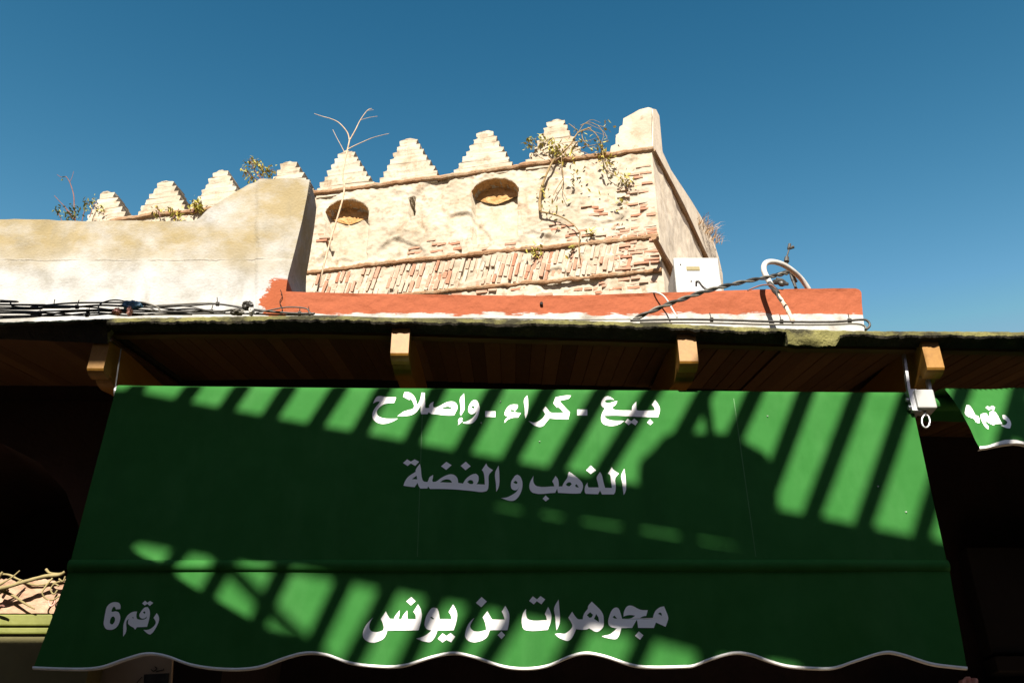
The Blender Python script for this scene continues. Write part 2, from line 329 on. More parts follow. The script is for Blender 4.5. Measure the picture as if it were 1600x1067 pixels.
# subdivided, gently undulating front face
xs = sorted(set([round(v, 2) for v in np.arange(-420, 484, 6)]+[x for x, _ in top]))
def top_y(x): return interp(top, x)
def right_x(y): return float(np.interp(y, [p[1] for p in rt], [p[0] for p in rt]))
NV = 60
def pf(u, v):
    X0 = -420+u*(483.5+420); yt = top_y(min(X0, 481))
    y = yt+(545-yt)*v; rx = right_x(y)
    X = -420+u*(rx+420)
    p = P(X, y+(nz(X*.06, 4)*1.0 if v == 0 else 0), 4.5)
    d = .012*nz(p.x*3, p.z*3)+.004*nz(p.x*13, p.z*13)
    flare = .05*max(0, min(1, (p.z-4.75)/.5))**2
    ww = max(0, min(1, (X-397-4*nz(y*.03))/9)); pil = -.014*ww*ww*(3-2*ww)
    p.y += (d*min(1, (1-u)*30) - flare*0 + pil*min(1, (1-u)*40))
    return p
m.grid(pf, 220, NV)
frb = [pf(1, j/NV) for j in range(NV+1)]
bks = []
for j in range(NV+1):
    yv = 281+(545-281)*j/NV
    bks.append(P(float(np.interp(yv, [q[1] for q in bk], [q[0] for q in bk])), yv, float(np.interp(yv, [q[1] for q in bk], [q[2] for q in bk]))))
m.add(frb+bks, [(j, j+1, NV+2+j, NV+1+j) for j in range(NV)])
tf = [pf(i/220, 0) for i in range(221)]
tb = [Vector((p.x, 4.5+.42*min(1, (220-i)/14), p.z+.004)) for i, p in enumerate(tf)]
tb[-1] = tf[-1]+Vector((.004, .005, 0))
m.add(tf+tb, [(i, i+1, 222+i, 221+i) for i in range(220)])
m.add([(-6, 4.92, 3.6), (-1.45, 4.92, 3.6), (-1.45, 4.92, 4.95), (-6, 4.92, 4.9)], [(0,1,2,3)])
m.build("coping_wall", M_plaster, t, smooth=False)

t = thing("red_parapet", "low parapet with red painted top and bare white foot right of the flared plaster wall", "wall")
redt = [(452,456),(480,457),(560,459),(700,461),(800,462.5),(900,462),(990,459),(1040,457.5),(1120,455),(1200,452.5),(1300,451),(1338,451),(1343,453),(1345,457)]
m = MB()
def rf(u, v):
    X = 446+u*(1346-446); y0 = interp(redt, X)
    if v <= .2:
        w = v/.2; p = P(X, y0-(0), 4.5); p.y += .26*(1-w)**1.2; p.z += .012*math.sin(w*1.57)-.010*w; p.z += .003*nz(p.x*9, 1)
        return p
    w = (v-.2)/.8; p = P(X+u*6*w, y0+.8+(545-y0)*w, 4.5); p.y += .010*nz(p.x*5, p.z*5)+.004*nz(p.x*21, p.z*21); return p
m.grid(rf, 300, 40)
e = [rf(1, j/40) for j in range(8, 41)]
m.add(e+[Vector((p.x+.0, 4.78, p.z)) for p in e], [(j, j+1, 34+j, 33+j) for j in range(32)])
m.build("parapet_body", M_red, t)
m = MB(); c = P(846, 474, 4.487); m.tube([c+Vector((0,.02,0)), c-Vector((0,.004,0))], .009, 10); m.build("drain_hole", M_dark, t)
m = MB(); m.tube(smooth_path([P(438,453,4.475), P(441,463,4.485), P(437,472,4.485), P(441,482,4.485), P(438,492,4.485)], 4), .0022, 5); m.build("crack", M_dark, t)

# ------------------------------------------------------------------ fortress tower
tower = thing("fortress_tower", "crumbling ancient cream stone tower with stepped merlons rising behind the roof", "tower")
C = P(1018, 234, 14.0); TW = R(11.2)
U = Vector((-math.cos(TW), math.sin(TW), 0)); NF = Vector((-math.sin(TW), -math.cos(TW), 0))
SV = Vector((math.sin(R(24.5)), math.cos(R(24.5)), 0)); NS = Vector((math.cos(R(24.5)), -math.sin(R(24.5)), 0))
def W(px, py):      # front wall plane -> (a, z)
    p = onplane(px, py, C, NF); return ((p-C).dot(U), p.z)
def FW(a, z, h=0): return Vector((C.x, C.y, 0)) + U*a + NF*h + Vector((0, 0, z))
def SW(px, py, h=0): return onplane(px, py, C, NS) + NS*h
nA = [W(*p) for p in ((509,350),(509,332),(516,322),(528,315.5),(541,313.5),(557,315),(569,320),(575,327),(575,350),(572,405),(510,415))]
nB = [W(*p) for p in ((737,320),(737,300),(744,290),(756,283.5),(772,280),(789,280.5),(802,285),(809,293),(809,310),(808,372),(738,380))]
slit = [W(*p) for p in ((639.5,309),(648,307),(648,339),(639.5,341))]
def inside(poly, a, z):
    c = False; j = len(poly)-1
    for i in range(len(poly)):
        (x0, y0), (x1, y1) = poly[i], poly[j]
        if (y0 > z) != (y1 > z) and a < (x1-x0)*(z-y0)/(y1-y0)+x0: c = not c
        j = i
    return c
CU = [(1018,234),(950,243.5),(870,252),(800,263),(720,274.5),(650,283),(600,290),(560,295),(520,300),(480,304.5),(400,317),(300,332),(237,337),(120,356),(40,368)]
CL = [(1018,371),(950,380),(870,387),(780,395),(720,401),(640,409),(560,418),(482,428),(380,442)]
ZB = W(720, 530)[1]; A0 = W(60, 400)[0]
def zline(tab, a):
    pts = sorted(W(*p) for p in tab); return interp(pts, a)
CUz = sorted(W(*p) for p in CU); CLz = sorted(W(*p) for p in CL)
def hfield(a, z):
    h = .04*nz(a*.9, z*.9, 1)+.028*nz(a*2.7, z*2.7, 2)+.022*nz(a*7, z*7, 3)+.015*nz(a*17, z*17, 4)
    er = nz(a*1.3, z*1.6, 9)
    if er > .22: h -= min(.05, (er-.22)*.5)
    zl = interp(CLz, a); zu = interp(CUz, a)
    if z < zl: h += .03
    if inside(nA, a, z) or inside(nB, a, z): h = h*.6-.27
    if inside(slit, a, z): h -= .85
    return h*min(1, max(.12, a*2.5))
m = MB(); AE = W(470, 400)[0]
def wallgrid(a0, a1, step):
    na = int((a1-a0)/step); 
    vs = []; nzv = int(3.9/step)
    for j in range(nzv+1):
        for i in range(na+1):
            a = a0+(a1-a0)*i/na; zt = interp(CUz, a); z = ZB+(zt-ZB)*j/nzv
            vs.append(FW(a, z, hfield(a, z)))
    m.add(vs, [(j*(na+1)+i, j*(na+1)+i+1, (j+1)*(na+1)+i+1, (j+1)*(na+1)+i) for j in range(nzv) for i in range(na)])
wallgrid(0, AE, .024); wallgrid(AE, A0, .06)
m.add([FW(0,0), FW(A0,0), FW(A0,ZB), FW(0,ZB)], [(0,1,2,3)])
m.add([FW(0,ZB,-.01), FW(A0,ZB,-.01), FW(A0,ZB,.1), FW(0,ZB,.1)], [(0,1,2,3)])
m.add([FW(0,0,-2.5), FW(A0,0,-2.5), FW(A0,CUz[-1][1],-2.5), FW(0,CUz[0][1],-2.5)], [(0,1,2,3)])
m.add([FW(A0,0,0), FW(A0,0,-2.5), FW(A0,CUz[-1][1],-2.5), FW(A0,CUz[-1][1],0)], [(0,1,2,3)])
n = 60
m.add([FW(A0*i/n, interp(CUz, A0*i/n)-.0, .02) for i in range(n+1)]+[FW(A0*i/n, interp(CUz, A0*i/n), -2.5) for i in range(n+1)], [(i, i+1, n+2+i, n+1+i) for i in range(n)])
m.build("front_wall", M_tower, tower, smooth=True)
# niche vaults in brown brick: a slightly proud arch soffit liner
for poly in (nA, nB):
    m = MB(); pts = poly[1:8]
    pts = [(float(np.interp(t_, range(7), [p[0] for p in pts])), float(np.interp(t_, range(7), [p[1] for p in pts]))) for t_ in np.linspace(0, 6, 37)]
    rows = []
    for d in np.linspace(.03, -.31, 12):
        rows += [FW(a+.012*nz(a*25, d*25), z-.012+.03*nz(a*14, d*14, 5), d+.02*nz(a*9, z*9)) for a, z in pts]
    m.add(rows, [(j*37+i, j*37+i+1, (j+1)*37+i+1, (j+1)*37+i) for j in range(11) for i in range(36)])
    rows = []
    for k in np.linspace(0, 1, 8):
        ca = sum(p[0] for p in pts)/37; cz = pts[0][1]
        rows += [FW(a+(ca-a)*k*.9, z-(z-cz+.18)*k, -.245+.03*nz(a*9+k*5, z*9)) for a, z in pts]
    m.add(rows, [(j*37+i, j*37+i+1, (j+1)*37+i+1, (j+1)*37+i) for j in range(7) for i in range(36)])
    m.build("niche_vault", M_niche, tower, smooth=True)
def ragged_cordon(line, r0, amp, name, a0, a1, out):
    m = MB(); pts = []; rs = []
    n = int((a1-a0)/.04)
    for i in range(n+1):
        a = a0+(a1-a0)*i/n; z = interp(line, a)+.018*nz(a*2.3, 6)+.012*nz(a*9, 2)
        pts.append(FW(a, z, out+.02*nz(a*5, 8))); rs.append(max(.015, r0*(1+amp*nz(a*4, 3)+amp*.7*nz(a*15, 5))))
    m.tube(pts, rs, 8); return m.build(name, M_cordon, tower)
ragged_cordon(CUz, .052, .35, "cordon", -.04, A0, .02)
ragged_cordon(CLz, .050, .7, "cordon", .02, W(440, 430)[0], .03)
BL = sorted(W(*p) for p in [(1018,426),(950,433.5),(870,441),(780,449),(720,454),(640,463),(560,472),(482,482)])
ragged_cordon(BL, .040, .9, "cordon", .02, W(470, 480)[0], .05)
def brick(m, a, z, w, h, ang, out, dep=.10):
    ca, sa = math.cos(ang), math.sin(ang); c = []; out += hfield(a, z)
    for dh in (out, out-dep):
        for sx, sz in ((-1,-1),(1,-1),(1,1),(-1,1)):
            x, y = sx*w/2+random.uniform(-.006,.006), sz*h/2+random.uniform(-.006,.006)
            c.append(FW(a-(x*ca-y*sa), z+x*sa+y*ca, dh+random.uniform(-.006,.006)))
    m.add(c, [(0,1,2,3),(7,6,5,4),(0,4,5,1),(1,5,6,2),(2,6,7,3),(3,7,4,0)])
m = MB(); a = .62
while a < W(478, 450)[0]:
    zt = interp(CLz, a)-.07; zb = interp(BL, a)+.05; z = zt
    if random.random() > .05:
        while z > zb+.05:
            h = random.choice([.24, .27, .3, .16]); h = min(h, z-zb)
            patch = nz(a*1.1, z, 12)
            m.cur = min(1, max(0, random.gauss(.52-.5*patch, .22)))
            if random.random() > .10 and h > .07: brick(m, a-(z-h/2-zb)*.22, z-h/2, random.uniform(.050,.068), h-.02, -.22, .022+random.uniform(-.02,.022))
            z -= h
    a += random.uniform(.088, .108)
m.build("brick_band", M_brick, tower)
m = MB()
for row in range(30):
    z = interp(BL, .3)+row*.082+.03; zl = interp(CLz, .3)
    if abs(z-zl) < .06: continue
    lim = .75 if z < zl else max(.2, 1.2-(z-zl)*.55)
    if z-zl > 2.0: continue
    a = .03
    while a < lim*random.uniform(.7, 1.15):
        w = random.uniform(.16, .30); dens = .9 if z < zl else .62-.16*(z-zl)
        m.cur = min(1, max(0, random.gauss(.5, .24)))
        if random.random() < dens: brick(m, a+w/2, z+.012*nz(a*4, row), w-.02, random.uniform(.036,.055), random.uniform(-.03,.03), .016+random.uniform(-.022,.022))
        a += w
m.build("quoin_brick", M_brick, tower); m = MB()
for row in range(3):                       # courses under the slanted band
    m = MB(); a = .1
    while a < W(480, 470)[0]:
        w = random.uniform(.15, .32); z = interp(BL, a)-.10-row*.085
        m.cur = min(1, max(0, random.gauss(.45, .25)))
        if random.random() < .6: brick(m, a+w/2, z, w-.025, .05, .1*random.uniform(-.4,.4), .02+random.uniform(-.025,.025))
        a += w
    m.build("brick_course", M_brick, tower)
for px, py, nn in ((515,375,7),(690,375,5),(645,391,4),(540,398,5),(700,388,4),(930,330,5),(870,355,5),(905,365,6),(780,385,4)):   # bricks showing through lost plaster
    m = MB()
    for _ in range(nn):
        a, z = W(px+random.uniform(-20,20), py+random.uniform(-9,9)); m.cur = random.uniform(.1,.7)
        if not (inside(nB, a, z) or inside(nA, a, z)): brick(m, a, z, random.uniform(.14,.26), .05, .1*random.uniform(-1,1), .010+random.uniform(-.012,.014))
    m.build("bare_brick", M_brick, tower)
# merlons
def merlon(apx, apy, l, r, n=7, th=.46, zcut=None):
    (aa, za), (al, zl), (ar, zr) = W(apx, apy), W(*l), W(*r)
    zl2, zr2 = zl-.12, zr-.12; hw = .085; pts = []
    def side(a0, z0, sgn):
        out = []
        for k in range(n):
            f0, f1 = k/n, (k+1)/n; j = random.uniform(-.018,.018)
            x = a0+(aa+sgn*hw-a0)*f0; x1 = a0+(aa+sgn*hw-a0)*f1
            z = z0+(za-z0)*f0; z1 = z0+(za-z0)*f1
            out += [(x+sgn*.012+j, z+.35*(z1-z)), (x+sgn*.022+j, z1-.02+j*.5), (x1+sgn*.004, z1+j*.3)]
        return out
    lft = side(al, zl, 1); rgt = side(ar, zr, -1)
    pts = [(al+.02, zl2)]+lft+[(aa+hw*.6, za+.02), (aa-hw*.5, za+.03)]+rgt[::-1]+[(ar-.02, zr2)]
    m = MB()
    m.prism([FW(a, z, .0+.02*nz(a*6, z*6)) for a, z in pts], [FW(a, z, -th+.03*nz(a*6, z*6, 4)) for a, z in pts])
    o = m.build("merlon", M_tower, tower)
    bm = bmesh.new(); bm.from_mesh(o.data); bmesh.ops.subdivide_edges(bm, edges=bm.edges, cuts=2, use_grid_fill=True)
    for v in bm.verts:
        p = v.co; v.co = p+Vector((nz(p.x*6, p.z*6, 1), nz(p.y*6, p.z*6, 2)+.5*nz(p.x*14, p.z*14, 7), nz(p.x*7, p.z*5, 3)))*.020+Vector((nz(p.x*17, p.z*17, 4), 0, nz(p.x*17, p.z*17, 5)))*.012
    bm.to_mesh(o.data); bm.free(); return o
for args in ((166,301,(133,352),(197,346),6), (258,284,(209,348),(292,335),7), (345,268,(296,332),(377,322),7), (450,254,(413,316),(488,304),6),
             (540,238,(496,302),(581,291),7), (638,218,(594,287),(682,276),7), (759,206,(711,273),(798,261),7), (868,188,(824,258),(912,247),7)):
    merlon(*args)
# corner merlon and the solid parapet along the side wall
cf = [W(*p) for p in ((952,244),(955,229),(962,226),(962,212),(967,209),(968,199),(973,196),(974,186),(985,180),(999,172),(1013,168.5),(1018.5,170),(1018,238))]
m = MB(); m.prism([FW(a, z, .01) for a, z in cf], [FW(a, z, -.5) for a, z in cf]); m.build("merlon", M_tower, tower)
m = MB()
sp = [(1018,171),(1023,172),(1028,182),(1030.5,210),(1033,238),(1046,266),(1062,290),(1078,314),(1094,340),(1106,362),(1114,380),(1121,402),(1127,428),(1130,470),(1124,470),(1116,440),(1101,404),(1084,367),(1062,322),(1040,279),(1018,236)]
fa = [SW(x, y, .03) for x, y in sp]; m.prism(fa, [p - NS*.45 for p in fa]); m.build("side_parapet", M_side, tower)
m = MB(); m.tube([SW(x, y, .05) for x, y in ((1018,236),(1040,280),(1062,323),(1084,368),(1101,405),(1117,442),(1126,475))], [.03,.045,.05,.045,.05,.045,.04], 8, wob=.5); m.build("cordon", M_cordon, tower)
# side wall, subdivided
far = SW(1126, 470); L_ = (far-C).dot(SV)
m = MB()
def sf(u, v):
    q = C+SV*(u*L_); zt = C.z; z = (ZB-1)+(zt-ZB+1)*v
    h = .04*nz(u*L_*1.2, z*1.2, 21)+.014*nz(u*L_*4, z*4, 22)+.005*nz(u*L_*12, z*12, 23)
    return Vector((q.x, q.y, z))+NS*(h*min(1, u*12))
m.grid(sf, 160, 90)
m.add([C*1-Vector((0,0,C.z)), Vector((far.x,far.y,0)), Vector((far.x,far.y,ZB-.9)), Vector((C.x,C.y,ZB-.9))], [(0,1,2,3)])
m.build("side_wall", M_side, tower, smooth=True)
m = MB(); m.tube([SW(x, y, .05) for x, y in ((1017,372),(1030,396),(1045,424),(1058,450))], [.05,.05,.06,.05], 8, wob=.5); m.build("cordon", M_cordon, tower)

# ------------------------------------------------------------------ the big green awning
TL, TR_, FL = P(181,608,3.52), P(1422,620,3.52), P(105,898,3.47)
AN = (TR_-TL).cross(FL-TL).normalized()
if AN.y > 0: AN = -AN
def wave(p): return .006*nz(p.x*1.3, p.z*1.6, 2)+.0022*nz(p.x*4, p.z*2, 5)+.0016*nz(p.x*2.2, p.z*9, 8)*max(0, min(1, (2.95-p.z)/.3))
def A_up(px, py, h=0):
    p = onplane(px, py, TL, AN); return p+AN*(wave(p)+h)
def A_val(px, py, h=0):
    p = P(px, py, 3.47); return p+Vector((0, -1, 0))*(h+.006*nz(p.x*2.2, 3)*min(1, max(0, (py-900)/100))+.010*math.sin(px*.0265+.4)*min(1, max(0, (py-930)/110)))
topL, topR = (181,608), (1422,620)
awn = thing("shop_awning", "large green shop awning with white Arabic lettering hanging under the eave", "awning", group="green awnings along the shop front")
m = MB()
def lx(py): return float(np.interp(py, [608,898,1046], [181,105,54]))
def rx(py): return float(np.interp(py, [620,899,1046.5], [1422,1485,1510]))
def ty(px): return 608+(px-181)*12/1241
def fab(u, v):
    px0 = 181+u*1241; y0 = ty(px0); py = y0+(894-y0)*v
    return A_up(lx(py)+u*(rx(py)-lx(py)), py)
NU, NVV = 160, 60
m.grid(fab, NU, NVV)
# wraps over the roller
rc = []
for k in range(9):
    ang = math.pi*k/8*1.05
    rc.append([(fab(i/NU, 0)+Vector((0, .036-.036*math.cos(ang), .036*math.sin(ang)*.9))) for i in range(NU+1)])
m.add([p for r_ in rc for p in r_], [(j*(NU+1)+i, j*(NU+1)+i+1, (j+1)*(NU+1)+i+1, (j+1)*(NU+1)+i) for j in range(8) for i in range(NU)])
m.build("canopy_cloth", M_green, awn, smooth=True)
# front bar wrapped in the cloth
m = MB(); pb = []
for i in range(121):
    u = i/120; pb.append(A_up(lx(884)+u*(rx(884)-lx(884)), 884+nz(u*4, 2)*1.0, -.004))
m.tube(pb, .024, 14); m.build("front_bar", M_green, awn, smooth=True)
WV = [(54,1046),(100,1047),(150,1044.5),(190,1031),(222,1023),(255,1027),(300,1041),(350,1046.5),(400,1043.5),(440,1030),(472,1022.5),(505,1025),(545,1037.5),(583,1042),(626,1041),(672,1027.5),(706,1022),(739,1028.5),(785,1043),(821,1046),(855,1041),(888,1027),(914,1021.5),(944,1027),(987,1041.5),(1020,1044.5),(1067,1042.5),(1085,1040.5),(1112,1030),(1147,1021),(1174,1024),(1205,1036),(1232,1043.5),(1270,1046),(1304,1044.5),(1340,1033),(1384,1020.5),(1411,1024),(1452,1039),(1485,1044),(1510,1046)]
wp = smooth_path([(x, y, 0) for x, y in WV], 6); WT = [(p.x, p.y) for p in wp]
def wy(px): return interp(WT, px)
m = MB()
def val(u, v):
    py = 890+(1046-890)*v; px = lx(py)+u*(rx(py)-lx(py)); e = wy(max(54, min(1510, 54+u*1456)))
    py2 = 890+(e-890)*v; px2 = lx(py2)+u*(rx(py2)-lx(py2)); return A_val(px2, py2)
m.grid(val, 360, 24); m.build("valance", M_green, awn, smooth=True)
m = MB()
def trimf(u, v):
    e = wy(54+u*1456); a = e-4.2+4.9*v; return A_val(lx(e)+u*(rx(e)-lx(e)), a, .003+.003*math.sin(v*math.pi))
m.grid(trimf, 360, 4)
m.grid(lambda u, v: trimf(u, 1)+Vector((0, .012*v, .001*v)), 360, 1)
m.build("trim", M_trim, awn, smooth=True)
for xa, xb in ((661,651.5),(1145.5,1184)):
    m = MB(); m.grid(lambda u, v: A_up(xa+(xb-xa)*(.02+v*.9)+(u-.5)*1.3, ty(xa)+(892-ty(xa))*(.02+v*.9), .0012), 1, 30); m.build("seam", M_seam, awn)
for x, y in ((843,690.5),(752,661),(782,628),(1199,651),(1372,760),(1416,800)):
    m = MB(); c = A_up(x, y, .001); m.add([c+Vector((-.004,0,.003)), c+Vector((.003,0,.004)), c+Vector((0,0,-.004)), c+Vector((.001,-.008,-.001))], [(0,1,3),(1,2,3),(2,0,3)]); m.build("loose_thread", M_trim, awn)
# lettering: outlines (origin, scale, outer, holes) laid on the cloth as paint
def smooth_poly(pts, k=4, corner=48):
    n = len(pts); out = []; P2 = [Vector(p) for p in pts]; tan = []
    for i in range(n):
        a, c = P2[i]-P2[i-1], P2[(i+1) % n]-P2[i]
        ang = abs(math.degrees(a.angle(c))) if a.length > 0 and c.length > 0 else 0
        tan.append(None if ang > corner else (a.normalized()+c.normalized()).normalized())
    for i in range(n):
        p, q = P2[i], P2[(i+1) % n]; d = (q-p).length; t0 = tan[i] or (q-p).normalized(); t1 = tan[(i+1) % n] or (q-p).normalized()
        for j in range(k):
            s = j/k; out.append((2*s**3-3*s*s+1)*p+(s**3-2*s*s+s)*d*t0+(3*s*s-2*s**3)*q+(s**3-s*s)*d*t1)
    return out
def lettering(shapes, fn, name="lettering", parent=None, label=None):
    m = MB()
    for (ox, oy), sc, outer, holes in shapes:
        loops = [smooth_poly(l) for l in [outer]+holes]
        loops = [[Vector((ox+p.x/sc, oy+p.y/sc, 0)) for p in l] for l in loops]
        tri = tessellate_polygon(loops); flat = [p for l in loops for p in l]
        m.add([fn(p.x, p.y, .0016) for p in flat], tri)
    o = m.build(name, M_letter, parent)
    if label: o['label'] = label
    return o
A_, B_, C_ = (575,600), (725,600), (885,600)
line1 = [
 (A_,10,[(80,300),(110,232),(140,195),(180,186),(300,200),(440,208),(410,292),(310,298),(240,318),(180,360),(145,405),(138,445),(155,490),(190,515),(250,535),(330,542),(468,540),(400,580),(320,608),(230,622),(150,605),(95,565),(70,510),(75,440),(110,370),(165,305),(185,272),(140,272)],[]),
 (A_,10,[(570,128),(600,124),(640,130),(690,158),(730,205),(752,260),(762,330),(795,285),(822,210),(835,134),(888,138),(890,250),(895,372),(930,376),(960,368),(955,340),(980,300),(1028,275),(1018,310),(1020,350),(1035,368),(1080,358),(1150,325),(1230,285),(1310,272),(1365,290),(1395,335),(1397,380),(1370,440),(1345,488),(1250,490),(1150,482),(1060,472),(990,470),(948,440),(930,470),(830,470),(822,420),(825,330),(795,390),(755,440),(690,480),(600,498),(460,503),(500,470),(560,430),(640,405),(700,385),(722,350),(705,290),(685,250),(655,235),(648,250),(600,225),(548,195)],[[(1135,388),(1190,362),(1245,350),(1295,365),(1325,392)]]),
 (A_,10,[(1438,225),(1500,147),(1507,300),(1505,400),(1480,450),(1452,492),(1440,470),(1450,380)],[]),
 (A_,10,[(1408,570),(1430,530),(1465,522),(1480,545),(1455,560),(1482,575),(1450,605),(1402,642),(1415,612)],[]),
 (B_,10,[(140,256),(180,250),(210,270),(238,330),(245,390),(235,450),(210,520),(170,580),(130,612),(80,622),(0,612),(-22,602),(60,575),(140,520),(185,460),(200,422),(170,452),(120,472),(85,455),(68,420),(68,370),(95,305)],[[(110,355),(140,340),(165,358),(160,380),(130,375)]]),
 (B_,10,[(330,420),(492,425),(490,515),(330,512)],[]),
 (B_,10,[(630,470),(640,430),(670,375),(720,330),(770,318),(840,322),(840,360),(795,425),(760,400),(715,402),(730,425),(800,440),(890,452),(845,522),(780,522),(720,538),(670,565),(635,608),(640,560),(690,510),(650,495)],[]),
 (B_,10,[(940,240),(988,176),(1000,240),(1000,430),(985,490),(960,540),(950,480),(950,380)],[]),
 (B_,10,[(1010,575),(1060,595),(1110,598),(1180,570),(1240,520),(1270,470),(1230,405),(1275,348),(1310,395),(1350,442),(1430,450),(1560,448),(1480,365),(1465,358),(1455,370),(1395,300),(1430,205),(1600,178),(1672,180),(1640,225),(1540,250),(1490,265),(1600,385),(1655,440),(1630,550),(1450,545),(1335,535),(1290,590),(1240,650),(1190,668),(1140,662),(1080,635)],[]),
 (C_,10,[(168,398),(325,398),(328,492),(168,490)],[]),
 (C_,10,[(745,245),(690,205),(640,190),(595,205),(560,250),(540,305),(550,340),(600,380),(560,450),(542,520),(545,570),(570,615),(620,640),(700,652),(780,642),(850,615),(905,575),(860,570),(780,572),(700,565),(640,545),(605,520),(595,492),(800,490),(950,500),(1150,512),(1430,522),(1445,480),(1460,400),(1445,340),(1385,248),(1330,325),(1370,370),(1385,415),(1250,415),(1130,415),(1095,405),(1092,275),(1030,345),(1022,410),(760,402),(722,385),(720,360),(770,320),(795,265),(740,275),(660,298),(620,290),(600,270),(620,250),(680,240)],[]),
 (C_,10,[(910,590),(960,540),(1015,578),(1060,538),(1120,588),(1080,645),(1015,605),(970,640)],[]),
 (C_,10,[(1260,600),(1305,550),(1355,600),(1310,640)],[])]
D_, E_, F_ = (625,700), (765,700), (860,700)
line2 = [
 (D_,10,[(48,235),(112,178),(170,212),(230,178),(300,215),(240,280),(170,242),(120,282)],[]),
 (D_,10,[(55,590),(80,520),(130,450),(245,372),(245,345),(310,248),(322,290),(350,490),(370,520),(430,532),(445,500),(460,460),(518,420),(515,470),(505,510),(515,530),(560,525),(640,470),(730,425),(800,410),(855,425),(900,480),(910,545),(985,555),(1010,510),(1060,455),(1130,412),(1185,400),(1220,430),(1230,480),(1220,530),(1195,565),(1325,570),(1318,450),(1300,370),(1278,345),(1320,280),(1348,240),(1370,285),(1452,345),(1390,420),(1385,560),(1370,650),(1345,675),(1100,668),(900,650),(680,640),(470,640),(440,600),(428,633),(320,633),(295,600),(275,545),(230,612),(150,605)],
   [[(185,488),(260,432),(270,490)],[(625,535),(680,500),(745,490),(795,510),(815,542)],[(1050,528),(1090,502),(1130,505),(1150,540),(1135,562),(1090,560)]]),
 (D_,10,[(642,285),(725,215),(808,270),(722,343)],[]),(D_,10,[(948,280),(1028,213),(1105,285),(1025,347)],[]),
 (D_,10,[(1488,380),(1540,275),(1552,400),(1550,570),(1535,630),(1505,682),(1500,580)],[]),
 (E_,10,[(435,415),(475,440),(505,500),(514,570),(500,660),(470,730),(420,795),(370,822),(290,818),(180,780),(270,768),(350,730),(420,680),(465,600),(430,650),(390,660),(345,635),(332,590),(340,520),(370,470),(400,430)],[[(370,535),(405,510),(435,530),(430,558),(400,555)]]),
 (E_,10,[(620,610),(630,540),(685,435),(685,530),(710,575),(745,597),(1010,597),(1000,560),(978,520),(1030,435),(1065,480),(1080,540),(1080,600),(1135,598),(1160,540),(1215,460),(1225,400),(1243,368),(1290,400),(1380,470),(1440,530),(1460,590),(1445,660),(1420,705),(1350,710),(1070,698),(1055,635),(1025,698),(680,700),(635,660)],
   [[(1190,570),(1230,535),(1265,535),(1282,565),(1245,598),(1215,590)],[(1335,580),(1360,563),(1395,615),(1350,605)]]),
 (E_,10,[(828,790),(875,740),(932,790),(877,832)],[]),
 (F_,10,[(535,660),(545,590),(580,535),(582,580),(595,612),(755,612),(740,540),(722,460),(775,370),(800,410),(830,530),(855,618),(960,620),(945,490),(930,420),(897,395),(960,295),(985,335),(1070,395),(1015,470),(1022,600),(1010,690),(990,720),(805,720),(775,660),(745,718),(555,712),(540,692)],[]),
 (F_,10,[(557,345),(632,270),(715,345),(630,405)],[]),
 (F_,10,[(1105,430),(1155,318),(1170,430),(1183,640),(1170,690),(1145,732),(1135,660),(1120,540)],[])]
G_, H_, I_, J_ = (560,915), (715,915), (810,915), (900,915)
